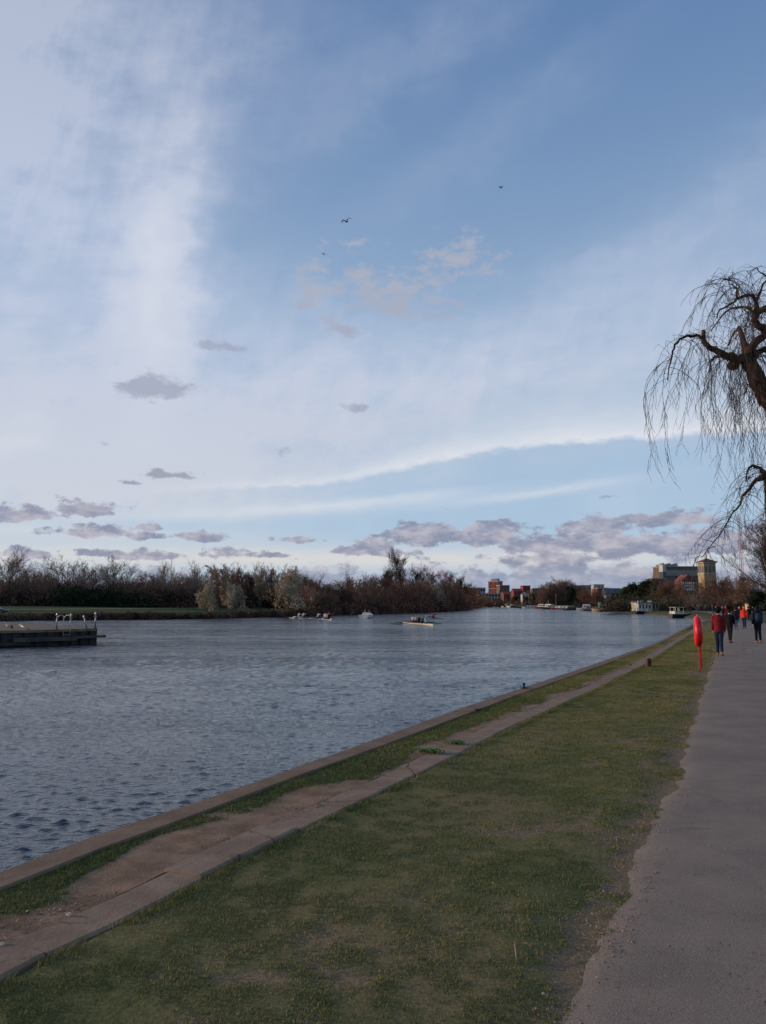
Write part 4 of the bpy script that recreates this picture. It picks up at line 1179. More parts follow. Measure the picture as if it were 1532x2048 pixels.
# long grey building with the white end block
lb = building('long_building', 'long grey curved roof building on the skyline with a white end block', 1372, 520, 26, 18, 1134, .12, 5, 12, M_darkbrick, band=M_greyclad, wfrac=.6)
H1 = at(1372, 1134, 520).z
v = []; 
mbx = MB()
prof = [(-.35, H1 - 5.8), (-.3, H1 - 3.5), (.1, H1 - 1.4), (1.0, H1 + .2), (3.0, H1 + .7), (9, H1 + .8), (18.3, H1 + .8), (18.3, H1 - 5.8)]
for x in (-12.98, 12.98):
    v += [(x, y, z) for y, z in prof]
n_ = len(prof)
mbx.add(v, [(k, (k + 1) % n_, n_ + (k + 1) % n_, n_ + k) for k in range(n_)] + [tuple(range(n_ - 1, -1, -1)), tuple(range(n_, 2 * n_))])
mbx.build('roof', mat('grey standing seam roof', srgb(140, 132, 126), .5, srgb(118, 112, 110), scale=.3, spec=.4), lb)
MB().box(-15.4, -13.0, -.6, 5, H1 - 3.2, H1 + 1.6).build('end_block', M_render, lb); MB().box(-15.2, -13.0, -.5, 4.9, -1, H1 - 3.203).build('stair_tower', M_glass, lb)
mb = MB(); mb.box(-14, -2, 5, 12, H1 + .82, H1 + 2.0)
for k in range(9): mb.box(-14.6 + k * 1.5, -14.1 + k * 1.5 + .3 * (k % 3), 5 + k % 3, 6.0 + k % 3, H1 + 2.003, H1 + 2.3 + .3 * ((k * 7) % 3))
mb.build('roof_plant', M_greyclad, lb)
MB().box(-6, 2, -1.2, -.4, H1 - 8.4, H1 - 6.2).build('glazed_gallery', mat('green glazing', srgb(70, 110, 112), .2, srgb(54, 84, 90), scale=.4, spec=.5), lb)
# half timbered gable house in front
hg = building('gabled_house', 'white house with dark half timbered gable in front of the long grey building', 1378, 430, 7.6, 8, 1149, .1, 3, 2, M_redbrick, 'front', M_tile, rh=3.4)
hz = at(1378, 1149, 430).z
mb = MB()
MB().box(-3.7, 3.7, -.2, -.03, hz - 9, hz - 3.6).build('render_panel', M_white, hg)
for k in range(7): mb.box(-3.6 + k * 1.15, -3.35 + k * 1.15, -.3, -.19, hz - 9, hz - 3.7)
for k in range(4): mb.box(-3.7, 3.7, -.33, -.303, hz - 9 + k * 1.7, hz - 8.7 + k * 1.7)
mb.build('timber_frame', M_timber, hg)
building('flats', 'brown brick flats with pale window bays behind the purple brown tree', 1320, 440, 8, 9, 1158, 0, 4, 3, M_darkbrick, band=M_yelbrick, wfrac=.5)
# campanile
TD = 470
c = at(1423, 1206, TD); ct = empty('bell_tower', (c.x, c.y, 0), .1, 'yellow brick tower with arched openings, red pyramid roof and gilt finial', 'tower')
zt = at(1423, 1121, TD).z; z1 = at(1423, 1126, TD).z; za = at(1423, 1110, TD).z; w_ = 3.7
MB().box(-w_, w_, 0, 2 * w_, -1, z1).build('shaft', M_yelbrick, ct)
MB().box(-w_ - .7, w_ + .7, -.7, 2 * w_ + .7, z1 + .003, z1 + .6).box(-w_ - .3, w_ + .3, -.3, 2 * w_ + .3, z1 - 6.6, z1 - 6.1).build('cornice', M_render, ct)
e_ = w_ + 1.2
MB().add([(-e_, -1.2, z1 + .61), (e_, -1.2, z1 + .61), (e_, 2 * w_ + 1.2, z1 + .61), (-e_, 2 * w_ + 1.2, z1 + .61), (0, w_, zt + 1.6)], [(0, 1, 4), (1, 2, 4), (2, 3, 4), (3, 0, 4), (3, 2, 1, 0)]).build('roof', M_tile, ct)
mb = MB(); mb.tube([(0, w_, zt + 1.2), (0, w_, za), (0, w_, za + 1.8)], [.5, .28, .05], 8); mb.ball((0, w_, za), .45); mb.build('finial', M_yelbrick, ct)
def arch(w, h):
    pts = [(-w, 0), (w, 0)] + [(w * math.cos(t_), h + w * math.sin(t_)) for t_ in np.linspace(0, PI, 9)]
    return pts
for sx in (-1, 0, 1):
    for face in (0, 1):
        a_ = arch(.62, 3.2); n_ = len(a_)
        if face == 0: v = [(x + sx * 2.4, -.05, z) for x, z in a_] + [(x + sx * 2.4, .2, z) for x, z in a_]
        else: v = [(-w_ - .05, w_ - (x + sx * 2.4), z) for x, z in a_] + [(-w_ + .2, w_ - (x + sx * 2.4), z) for x, z in a_]
        o = MB().add(v, [tuple(range(n_)), tuple(range(2 * n_ - 1, n_ - 1, -1))] + [(k, n_ + k, n_ + (k + 1) % n_, (k + 1) % n_) for k in range(n_)]).build('arched_opening', M_glass, ct)
        o.location = (0, 0, z1 - 5.6)
# red lattice mast
MD = 420
b0 = at(1484.5, 1160, MD); tz = at(1484.5, 1028, MD).z
ms = empty('lattice_mast', (b0.x, b0.y, 0), 0.3, 'slender red lattice mast rising behind the bare trees', 'mast')
mw = .6; mb = MB(); mb2 = MB()
for sx, sy in ((-1, -1), (1, -1), (1, 1), (-1, 1)):
    mb.tube([(sx * mw, sy * mw, 0), (sx * mw, sy * mw, tz)], .08, 6)
n_ = int(tz / 1.5)
cs = [(-mw, -mw), (mw, -mw), (mw, mw), (-mw, mw)]
for k in range(n_):
    z_ = k * 1.5
    for q in range(4):
        a_, b_ = cs[q], cs[(q + 1) % 4]
        if k % 2: a_, b_ = b_, a_
        mb2.tube([(*a_, z_), (*b_, z_ + 1.5)], .035, 4); mb2.tube([(*a_, z_), (*b_, z_)], .03, 4)
M_mastred = mat('red painted steel', srgb(176, 66, 66), .5, srgb(150, 56, 56), scale=2)
mb.build('leg', M_mastred, ms); mb2.build('bracing', M_mastred, ms)
# cream kiosk in the park
kq = at(1504, 1206, 165)
ks = empty('kiosk', (kq.x, kq.y, -.1), .1, 'small cream kiosk under the trees at the far end of the path', 'kiosk')
MB().box(-.65, .65, 0, 1.6, 0, 1.85).build('wall', mat('cream render', srgb(214, 188, 140), .8, scale=2), ks)
MB().add([(-.8, -.2, 1.85), (.8, -.2, 1.85), (.8, 1.8, 1.85), (-.8, 1.8, 1.85), (-.8, .8, 2.2), (.8, .8, 2.2)], [(0, 1, 5, 4), (2, 3, 4, 5), (0, 4, 3), (1, 2, 5), (0, 3, 2, 1)]).build('roof', M_slate, ks)
MB().box(-.4, .1, -.03, .05, .05, 1.6).build('door', M_timber, ks)
# green boat shed at the far quay
kq = at(1211, 1206, 320)
ks = empty('boat_shed', (kq.x, kq.y, -.1), .1, 'long low green shed on the bank above the moored barges', 'shed')
MB().box(-2, 5, 0, 3, 0, 2.2).build('wall', mat('green boards', srgb(76, 120, 104), .7, scale=1), ks)
MB().box(-2.2, 5.2, -.2, 3.2, 2.203, 2.4).build('roof', M_slate, ks)
MB().box(1.5, 4.6, -.04, .05, .9, 1.8).build('window', M_glass, ks)

# ================================================================== boats
M_hullw = mat('white hull paint', srgb(216, 212, 202), .4, srgb(186, 180, 168), scale=.8, spec=.5)
M_hullc = mat('cream racing shell', srgb(220, 208, 184), .35, srgb(200, 188, 166), scale=.8, spec=.5)
M_hullg = mat('grey racing shell', srgb(128, 140, 146), .35, scale=.8, spec=.5)
M_hullk = mat('black hull tar', srgb(38, 38, 42), .5, srgb(28, 28, 30), scale=.8, spec=.4)
M_hullb = mat('dark blue hull', srgb(40, 52, 84), .4, scale=.8, spec=.5)
M_hullr = mat('dark red hull', srgb(120, 46, 42), .5, scale=.8, spec=.4)
M_canvas = mat('tan canvas cover', srgb(176, 150, 116), .8, scale=1.5)
M_bluecv = mat('blue canvas cover', srgb(56, 78, 112), .8, scale=1.5)
M_oar = mat('dark oar', srgb(44, 40, 42), .5)
M_deckw = mat('wooden deck', srgb(150, 116, 84), .6, scale=3)
def hull_mb(L, B, free, draft=.3, bow=.35, stern=.12, sheer=.25, tran=.7, n=18):
    mb = MB(); rings = []
    for i_ in range(n + 1):
        t_ = i_ / n                      # 0 stern, 1 bow
        hw = B / 2 * (min(1, tran + (1 - tran) * t_ / stern) if t_ < stern else (1 if t_ < 1 - bow else max(.02, 1 - ((t_ - (1 - bow)) / bow) ** 2.0)))
        z = free + sheer * max(0, (t_ - .5) * 2) ** 2 + sheer * .2 * max(0, (.5 - t_) * 2) ** 2
        y = -L / 2 + L * t_; yk = y - (.35 * L * .12 * (max(0, t_ - .8) / .2) ** 2)
        rings.append([(-hw, y, z), (-hw * .86, (y + yk) / 2, z * .3), (-hw * .5, yk, -draft), (hw * .5, yk, -draft), (hw * .86, (y + yk) / 2, z * .3), (hw, y, z)])
    v = [p_ for r in rings for p_ in r]; m_ = 6
    f = [(i_ * m_ + k, i_ * m_ + (k + 1) % m_, (i_ + 1) * m_ + (k + 1) % m_, (i_ + 1) * m_ + k) for i_ in range(n) for k in range(m_)]
    f += [tuple(range(m_))[::-1], tuple(n * m_ + k for k in range(m_))]
    return mb.add(v, f)
def cabin_mb(y0, y1, w, z0, z1, rake=.25, top=.86):
    return MB().add([(-w, y0, z0), (w, y0, z0), (w, y1, z0), (-w, y1, z0), (-w * top, y0 + rake * .3, z1), (w * top, y0 + rake * .3, z1), (w * top, y1 - rake, z1), (-w * top, y1 - rake, z1)],
                    [(0, 1, 5, 4), (1, 2, 6, 5), (2, 3, 7, 6), (3, 0, 4, 7), (4, 5, 6, 7), (3, 2, 1, 0)])
def cruiser(loc, rz, L, B, hullm, cab, label, group=None, free=.8, hc=1.9, name='cruiser', cover=None, mast=0):
    t = empty(name, loc, rz, label, 'boat', group)
    hull_mb(L, B, free).build('hull', hullm, t)
    cabin_mb(-L * .22, L * .2, B * .36, free - .02, hc, .5).build('cabin', cab, t)
    for sx in (-1, 1):
        for k in range(3):
            y = -L * .16 + k * L * .11
            MB().obox((sx * (B * .345), y, free + (hc - free) * .55), (.05, L * .07, (hc - free) * .35), ry=sx * -.06).build('window', M_glass, t)
    if cover: cabin_mb(-L * .46, -L * .22, B * .38, free, hc * .92, .1, .8).build('canvas_cover', cover, t)
    if mast: MB().tube([(0, 0, hc - .05), (0, 0, hc + mast)], [.05, .03], 6).build('mast', M_white, t)
    return t
def narrowboat(loc, rz, L, hullm, cab, label, group=None, B=2.1):
    t = empty('narrowboat', loc, rz, label, 'boat', group)
    hull_mb(L, B, .55, bow=.16, stern=.06, tran=.85, sheer=.3).build('hull', hullm, t)
    cabin_mb(-L * .36, L * .3, B * .42, .5, 1.55, .1, .88).build('cabin', cab, t)
    for sx in (-1, 1):
        for k in range(5):
            MB().obox((sx * B * .4, -L * .3 + k * L * .13, 1.1), (.06, .8, .4), ry=sx * -.1).build('window', M_glass, t)
    return t
def on_water(px, d_, dz=0): q = at(px, 1206, d_); return (q.x, q.y, WATER + dz)
MG = 'boats moored along the far quay'
bank_rz = lambda d_: {True: 0, False: 0}[True]
row = [('c', 962, 690, .9, 9, 'w', 'w', None, 'white cruiser moored farthest left, under the grey flats', 0), ('c', 984, 640, 1.2, 11, 'w', 'w', 'b', 'white cruiser with a blue cover under the red tower block', 5),
       ('c', 992, 650, 1.2, 9, 'r', 'w', None, 'dark red hulled cruiser beside the blue covered one', 0), ('c', 1002, 625, 1.1, 9, 'b', 'w', None, 'blue hulled cruiser right of the red tower block', 7),
       ('c', 1016, 610, 1.2, 10, 'w', 'w', None, 'tall white cruiser under the low red brick houses', 2), ('c', 1028, 600, 1.2, 10, 'w', 'w', 'c', 'white cruiser with a tan cover left of the long dark barge', 0),
       ('n', 1045, 590, 1.45, 15, 'k', 'c', None, 'dark barge with tan cabin sides under the square brick block', 0), ('n', 1068, 530, 1.4, 13, 'w', 'w', None, 'long white narrowboat at the middle of the moored row', 0),
       ('c', 1082, 520, 1.0, 8, 'r', 'w', 'b', 'small red hulled boat right of the white narrowboat', 0), ('c', 1097, 500, .8, 9, 'k', 'w', 'b', 'dark cruiser with blue cover below the large rounded trees', 2),
       ('n', 1114, 480, 1.2, 14, 'k', 'c', None, 'dark narrowboat with a tan cabin under the large rounded trees', 0), ('n', 1128, 440, 1.0, 13, 'r', 'w', None, 'red hulled narrowboat with pale cabin under the dark pine', 0),
       ('n', 1152, 395, 1.1, 11, 'k', 'k', None, 'low black barge right of the dark pine', 0), ('c', 1172, 360, 1.1, 7.5, 'w', 'w', None, 'white cruiser in front of the wide low brown tree', 0),
       ('n', 1188, 335, .8, 9, 'k', 'k', None, 'black barge between the white cruiser and the tan covered boat', 0), ('c', 1204, 312, 1.25, 7, 'c', 'c', 'c', 'tan covered boat at the right end of the moored row', 0)]
hm = {'w': M_hullw, 'k': M_hullk, 'b': M_hullb, 'r': M_hullr, 'c': M_canvas}; cvm = {'b': M_bluecv, 'c': M_canvas, None: None}
for ty, px, d_, rz, L, h_, c_, cv_, lab, ms_ in row:
    d_ = float(np.interp(px, [962, 984, 992, 1002, 1016, 1028, 1045, 1068, 1082, 1097, 1114, 1128, 1152, 1172, 1188, 1204], [690, 635, 610, 575, 540, 515, 480, 432, 412, 392, 370, 354, 322, 300, 284, 268])) * .985
    if ty == 'c': cruiser(on_water(px, d_), rz, L, L * .32, hm[h_], hm[c_], lab, MG, cover=cvm[cv_], mast=ms_, hc=2.3)
    else: narrowboat(on_water(px, d_), rz, L, hm[h_], hm[c_], lab, MG)
# houseboat
q = at(1291, 1206, 207)
hb = empty('houseboat', (q.x, q.y, WATER), -1.15, 'white houseboat with cluttered flat roof, open veranda and dark upswept hull', 'houseboat')
hull_mb(10.2, 3.0, .55, bow=.3, sheer=.9, tran=.9).build('hull', M_hullk, hb)
M_hbw = mat('flaking white boards', srgb(212, 206, 192), .8, srgb(160, 150, 134), scale=1.2)
MB().box(-1.3, 1.3, -4.6, 1.4, .56, 2.55).build('cabin', M_hbw, hb)
MB().box(-1.55, 1.55, -4.9, 4.0, 2.553, 2.72).build('roof', mat('weathered roof felt', srgb(150, 146, 140), .9, scale=2), hb)
for sx in (-1, 1):
    for k in range(4):
        MB().box(sx * 1.3 - .03, sx * 1.3 + .03, -4.2 + k * 1.35, -3.5 + k * 1.35, 1.3, 2.1).build('window', M_glass, hb)
    for y in (2.6, 3.9): MB().box(sx * 1.4 - .05, sx * 1.4 + .05, y - .05, y + .05, .56, 2.55).build('veranda_post', M_hbw, hb)
MB().box(-1.3, 1.3, 1.4, 3.9, .56, .95).build('veranda_rail', mat('orange brown boards', srgb(168, 112, 80), .8, scale=2), hb)
MB().box(-.45, .45, 1.38, 1.46, .6, 2.2).build('door', M_timber, hb)
rj = random.Random(4)
mb = MB()
for k in range(16): mb.obox((rj.uniform(-1.2, 1.2), rj.uniform(-4.5, 3.2), 2.72 + .18), (rj.uniform(.3, .9), rj.uniform(.3, 1.2), rj.uniform(.1, .45)), rj.uniform(0, 3), rj.uniform(-.3, .3))
o = mb.build('roof_clutter', mat('roof clutter', srgb(170, 170, 172), .7, srgb(60, 60, 64), scale=1.2), hb)
# small wheelhouse boat
q = at(1361, 1206, 152)
wb = empty('river_boat', (q.x, q.y, WATER), -1.2, 'small moored boat with black hull and white open wheelhouse', 'boat')
hull_mb(5.2, 2.0, .7, bow=.45, sheer=.35).build('hull', M_hullk, wb)
cabin_mb(-2.1, .2, .8, .68, 1.25, .1, .95).build('cabin', M_hbw, wb)
for sx in (-1, 1):
    for y in (-1.9, -1.0, 0): MB().box(sx * .7 - .04, sx * .7 + .04, y - .04, y + .04, 1.25, 1.95).build('wheelhouse_post', M_hbw, wb)
MB().box(-.85, .85, -2.1, .2, 1.953, 2.03).build('roof', M_hbw, wb)
hb.scale = (1, .78, 1.1)
# ---- coaching launch
q = at(734, 1235, 147)
cl = empty('launch', (q.x, q.y, WATER), -.25, 'white launch with two people aboard, heading upriver between the rowing boats', 'boat')
hull_mb(4.8, 2.2, .62, bow=.5, sheer=.25, tran=.9).build('hull', M_hullw, cl)
cabin_mb(-1.0, .9, .75, .6, 1.05, .5, .8).build('cabin', M_hullw, cl)
MB().box(-.6, .6, .55, .6, .98, 1.2).build('windscreen', M_glass, cl)
# ---- rowing boats
def shell(name, loc, rz, L, hullm, label, seats, oars, group):
    t = empty(name, loc, rz, label, 'rowing boat', group)
    mb = hull_mb(L, .58, .15, .1, bow=.42, stern=.42, sheer=.06, tran=.05, n=24); mb.build('hull', hullm, t)
    mb = MB(); 
    for y in seats: mb.box(-.2, .2, y - .12, y + .12, .155, .21)
    mb.build('seat', M_oar, t)
    for (y, side, dy) in oars:
        mb = MB(); mb.tube([(side * .1, y - .3, .45), (side * .85, y, .42), (side * 2.9, y + dy, .08)], .05, 6)
        mb.obox((side * 3.1, y + dy * 1.1, .06), (.6, .26, .06), 0, 0, 0)
        mb.tube([(side * .85, y, .42), (side * .25, y + .25, .22)], .02, 5)
        mb.build('oar', M_oar, t)
    return t
RG = 'rowing crews on the river'
B3 = at(833, 1206, 105); rz3 = math.atan2(-(5.8 - 3.0), -(101 - 111)); rz3 = math.atan2(3.0 - 5.8, 12) * -1
b3 = shell('rowing_four', (4.5, 106.3, WATER), -R(-16) , 13.0, M_hullc, 'cream coxed four with a mixed crew, nearest of the rowing boats', (-3.9, -2.2, -.9, .4, 1.7), [(-2.2, -1, .5), (-.9, 1, .5), (.4, -1, .5), (1.7, 1, .5)], RG)
b2 = shell('rowing_four', (at(651, 1206, 133).x, 135, WATER), R(12), 12.5, M_hullw, 'white coxed four seen end on behind its wide spread oars', (-3.6, -1.9, -.6, .7, 2.0), [(-1.9, -1, .6), (-.6, 1, .6), (.7, -1, .6), (2.0, 1, .6)], RG)
b1 = shell('rowing_four', (at(618, 1206, 143).x, 144, WATER), R(48), 11.5, M_hullw, 'farther pale rowing boat by the bank with its crew widely spaced', (-4.2, -2.2, .2, 1.8, 3.0), [(-2.2, -1, .4), (.2, 1, .4), (1.8, -1, .4)], RG)
b4 = shell('single_scull', (at(856, 1206, 142).x, 142, WATER), R(62), 6.0, M_hullg, 'grey single scull just beyond the cream four', (-.9,), [(-.6, -1, .3), (-.6, 1, .3)], RG)
b5 = shell('single_scull', (at(1000, 1206, 430).x, 430, WATER), R(70), 8.0, M_hullk, 'tiny dark scull far upriver below the moored cruisers', (0,), [(.2, -1, .3), (.2, 1, .3)], RG)
b6 = shell('single_scull', (at(1041, 1206, 400).x, 400, WATER), R(5), 8.0, M_hullk, 'tiny scull seen end on far upriver below the dark barge', (0,), [(.2, -1, .3), (.2, 1, .3)], RG)
for q_ in (b1, b2): q_.scale = (1, 1, .7)
# white mooring buoys by the bank
for px in (590, 599):
    q = on_water(px, 146, .12)
    o = empty('buoy', q, 0, 'left one of two white buoys by the bank' if px == 590 else 'right one of two white buoys by the bank', 'buoy', 'white buoys')
    MB().ball((0, 0, 0), (.42, .36, .3), 12, 8).build('float', M_hullw, o, smooth=True); MB().tube([(0, 0, .25), (0, 0, .42)], .05, 8).build('ring', M_oar, o)

for px, d_, h, lab in ((996, 640, 13, 'tall pale mast above the moored cruisers under the red tower block'), (1021, 560, 9, 'thin pale mast above the white cruisers under the low brick houses'),
                       (1058, 500, 8, 'thin pale mast left of the white narrowboat'), (1112, 400, 6.5, 'thin pale lamp mast in front of the large rounded trees')):
    q = at(px, 1206, d_)
    o = empty('flag_mast', (q.x, q.y, -.5), 0, lab, 'mast')
    MB().tube([(0, 0, 0), (0, 0, h)], [.09, .05], 6).build('pole', M_render, o); MB().ball((0, 0, h + .15), .2, 8, 6).build('finial', M_render, o)

# ================================================================== pontoon with ladder on the left
M_steel = mat('rusted sheet piling', srgb(62, 60, 58), .7, srgb(40, 38, 38), scale=1.2, stretch=(1, 1, .3), metal=.1)
M_plank = mat('gravelled deck boards', srgb(140, 120, 100), .9, srgb(108, 92, 78), scale=1.0, spec=.1)
M_rail = mat('wet timber rubbing rail', srgb(84, 82, 72), .7, srgb(56, 54, 50), scale=1.5)
M_galv = mat('galvanised pale steel', srgb(160, 162, 160), .4, srgb(116, 116, 114), scale=6, metal=.3, spec=.5)
def pxd(px, d_): q = at(px, 1206, d_); return (q.x, q.y)
DZ = .17
pn = [pxd(-260, 46), pxd(0, 51), pxd(120, 53.4), pxd(193, 55.6), pxd(191, 59.7), pxd(113, 64), pxd(0, 73), pxd(-260, 90)]
pt = empty('pontoon', (pn[2][0], pn[2][1], WATER), 0, 'dark steel sided landing pontoon with brown deck, jutting in from the left', 'pontoon')
off = Vector((pn[2][0], pn[2][1], WATER))
def rel(x, y, z): return Vector((x, y, z)) - off
n_ = len(pn)
mb = MB(); v = [rel(x, y, DZ - .05) for x, y in pn] + [rel(x, y, WATER - .8) for x, y in pn]
mb.add(v, [tuple(range(n_ - 1, -1, -1))[::-1]] + [(k, n_ + k, n_ + (k + 1) % n_, (k + 1) % n_) for k in range(n_)])
# vertical corrugations on the near side and the end
for a_, b_ in ((0, 1), (1, 2), (2, 3), (3, 4)):
    A3, B3_ = Vector((*pn[a_], 0)), Vector((*pn[b_], 0)); d_ = (B3_ - A3); L = d_.length; d_.normalize(); nrm = Vector((d_.y, -d_.x, 0))
    k = 0.3
    while k < L:
        c_ = A3 + d_ * k + nrm * .05
        mb.obox(rel(c_.x, c_.y, (DZ + WATER) / 2 - .25), (.34, .14, 1.5), math.atan2(d_.y, d_.x)); k += .72
mb.build('hull', M_steel, pt)
v = [rel(x, y, DZ) for x, y in pn] + [rel(x, y, DZ - .046) for x, y in pn]
MB().add(v, [tuple(range(n_))] + [(k, n_ + k, n_ + (k + 1) % n_, (k + 1) % n_) for k in range(n_)]).build('deck', M_plank, pt)
def beam(name, a, b_, z, sz, mt, out=.1):
    A3, B3_ = Vector((*a, 0)), Vector((*b_, 0)); d_ = (B3_ - A3); L = d_.length; d_.normalize(); nrm = Vector((d_.y, -d_.x, 0)); c_ = (A3 + B3_) / 2 + nrm * out
    return MB().obox(rel(c_.x, c_.y, z), (L, *sz), math.atan2(d_.y, d_.x)).build(name, mt, pt)
for a_, b_ in ((0, 1), (1, 2), (2, 3)): beam('deck_edge', pn[a_], pn[b_], DZ - .06, (.16, .17), M_plank, .1)
beam('rubbing_rail', pxd(28, 51.3), pxd(152, 54), -.42, (.22, .26), M_rail, .28)
beam('rubbing_rail', pxd(146, 53.8), pxd(207, 56.3), -.36, (.34, .16), M_rail, .2)
beam('fender_beam', pxd(-60, 49.5), pxd(60, 52), -.66, (.2, .2), M_steel, .25)
def pole(parent, name, a, b_, r, mt, n=8): return MB().tube([a, b_], r, n).build(name, mt, parent, smooth=True)
# ladder: two hooped handrails and rungs
x0, y0 = pxd(132, 53.7)
ld = empty('ladder', (x0, y0, DZ), math.atan2(pn[3][1] - pn[1][1], pn[3][0] - pn[1][0]), 'pale steel boarding ladder with two hooped handrails on the pontoon edge', 'ladder')
for sx in (-.24, .22):
    pts = [(sx - .12, .45, 0), (sx - .12, .45, .72), (sx - .09, .36, .86), (sx - .03, .2, .95), (sx + .02, .02, .97), (sx + .05, -.12, .9), (sx + .06, -.17, .78), (sx + .06, -.19, -.1), (sx + .06, -.2, -.62)]
    MB().tube(pts, .026, 8).build('handrail', M_galv, ld, smooth=True)
for z_ in (-.1, -.35, -.6): MB().tube([(-.18, -.2, z_), (.28, -.2, z_)], .022, 8).build('rung', M_galv, ld)
for px, d_, h, lean, r, lab in [(115.5, 53.6, 1.02, (0, .0), .05, 'upright pale post just left of the ladder on the pontoon'), (141, 54.6, .98, (.10, 0), .045, 'slightly leaning pale post just right of the ladder hoops'),
                                (176, 55.2, .85, (-.28, 0), .05, 'pale post leaning hard to the left between ladder and pontoon end'), (192, 56.2, 1.05, (.02, 0), .055, 'upright pale post with a capped head at the end of the pontoon')]:
    x, y = pxd(px, d_)
    o = empty('mooring_post', (x, y, DZ), 0, lab, 'post', 'posts along the pontoon edge')
    MB().tube([(0, 0, 0), (lean[0] * h, lean[1], h)], [r * 1.1, r * .8], 10).build('shaft', M_galv, o, smooth=True)
    MB().tube([(0, 0, 0), (0, 0, .04)], r * 2.2, 10).build('base_plate', M_rail, o)
    MB().tube([(lean[0] * h, lean[1], h - .04), (lean[0] * h, lean[1], h + .07)], [r * 1.5, r * 1.2], 10).build('cap', M_galv, o)
    if px == 192: MB().tube([(-.14, 0, h - .2), (.16, 0, h - .2)], .03, 6).build('crossbar', M_galv, o)
x, y = pxd(53, 53.2); 
o = MB().tube([(-.55, .35, .34), (-.1, .1, .16), (.35, -.12, .06)], [.05, .07, .06], 8).build('fallen_spar', M_galv, None, smooth=True, loc=(x, y, DZ)); tag(o, 'pale spar lying slanted on the brown pontoon deck', 'spar')
x, y = pxd(26, 55.5)
o = empty('red_can', (x, y, DZ), 0, 'small red can standing beside the gull on the pontoon', 'can')
MB().tube([(0, 0, 0), (0, 0, .2)], .09, 10).build('can_body', mat('red plastic', srgb(150, 44, 42), .5), o); MB().tube([(0, 0, .2), (0, 0, .25)], .035, 8).build('cap', M_oar, o)

# ================================================================== gulls
M_gull = mat('white gull feathers', srgb(210, 208, 204), .7, srgb(170, 168, 168), scale=8)
M_gulld = mat('dark bird silhouette', srgb(46, 46, 54), .7, srgb(34, 34, 40), scale=8)  # silhouette against the bright sky put into the flying gulls' colour
x, y = pxd(19, 55.5)
o = empty('gull', (x, y, DZ), 1.2, 'white gull standing on the pontoon deck', 'bird')
mb = MB(); mb.tube([(0, -.24, .12), (0, -.12, .16), (0, 0, .18), (0, .12, .2), (0, .17, .27), (0, .21, .3), (0, .26, .29)], [.015, .05, .08, .07, .04, .045, .012], 10); mb.build('body', M_gull, o, smooth=True)
for sx in (-1, 1):
    MB().tube([(sx * .07, .08, .2), (sx * .075, -.08, .18), (sx * .03, -.28, .14)], [(.015, .05), (.014, .05), (.008, .015)], 8).build('wing', M_galv, o)
    MB().tube([(sx * .03, .02, .12), (sx * .03, .03, 0)], .008, 5).build('leg', M_plank, o)
def flyer(px, py, d_, span, roll, yaw, lab, grp='birds in flight', up=.25):
    q = at(px, py, d_)
    o = empty('flying_bird', q, 0, lab, 'bird', grp); o.rotation_euler = (R(12), R(roll), R(yaw))
    k = span
    MB().tube([(0, -.24 * k, 0), (0, -.14 * k, .01 * k), (0, 0, .02 * k), (0, .13 * k, .02 * k), (0, .19 * k, .03 * k), (0, .25 * k, .02 * k)], [(.05 * k, .008 * k), .03 * k, .055 * k, .045 * k, .032 * k, .006 * k], 10).build('body', M_gulld, o, smooth=True)
    for sx in (-1, 1):
        pts = [(0, .03 * k, .02 * k), (sx * .14 * k, .06 * k, (.02 + up * .28) * k), (sx * .27 * k, .05 * k, (.02 + up * .38) * k), (sx * .42 * k, -.05 * k, (.02 + up * .22) * k), (sx * .52 * k, -.14 * k, (.0 + up * .02) * k)]
        MB().tube(pts, [(.02 * k, .10 * k), (.02 * k, .11 * k), (.018 * k, .09 * k), (.012 * k, .06 * k), (.003 * k, .008 * k)], 8, side=(0, 0, 1)).build('wing', M_gulld, o, smooth=True)
flyer(694, 444, 80, 1.35, -28, 20, 'largest dark bird gliding high over the river', up=.6)
flyer(648, 509, 110, .85, -10, 40, 'small dark bird gliding just below and left of the largest one', up=.5)
flyer(1003, 376, 100, .95, -24, 30, 'lone dark bird highest in the sky to the right', up=.6)
flyer(592, 1119, 230, 1.1, 0, 10, 'tiny bird low over the rounded blossoming tree', up=.5)
flyer(573, 1131, 200, .7, 20, 60, 'tiny bird lowest in the sky among the treetops', up=.5)
flyer(895, 1019, 330, .9, 0, 10, 'tiny bird far off above the cloud bank over the river bend', up=.5)

# ================================================================== lifebuoy housing on its red post
M_red = mat('red moulded plastic', srgb(226, 28, 36), .38, srgb(206, 22, 32), scale=3, spec=.5)
M_redp = mat('red painted post', srgb(204, 44, 48), .5, srgb(176, 38, 42), scale=5, spec=.4)
M_seam = mat('dark red seam', srgb(110, 14, 22), .6)
b0 = gp(1402, 1338, -.02); LD = b0.y
hz0 = at(1393, 1291, LD).z; hz1 = at(1393, 1230, LD).z; Rr = (hz1 - hz0) / 2; hc_ = (hz0 + hz1) / 2
hx = at(1393.5, 1206, LD).x
lr = empty('lifebuoy_post', (b0.x, b0.y, -.03), 0, 'red rounded lifebuoy housing seen edge on upon a red post in the grass', 'lifebuoy')
yawd = math.atan2(-b0.x, b0.y) + R(3)      # the disc is seen edge on from the path
MB().obox((0, 0, (hc_ + .1) / 2), (.085, .085, hc_ + .25), yawd).build('post', M_redp, lr, bevel=.008)
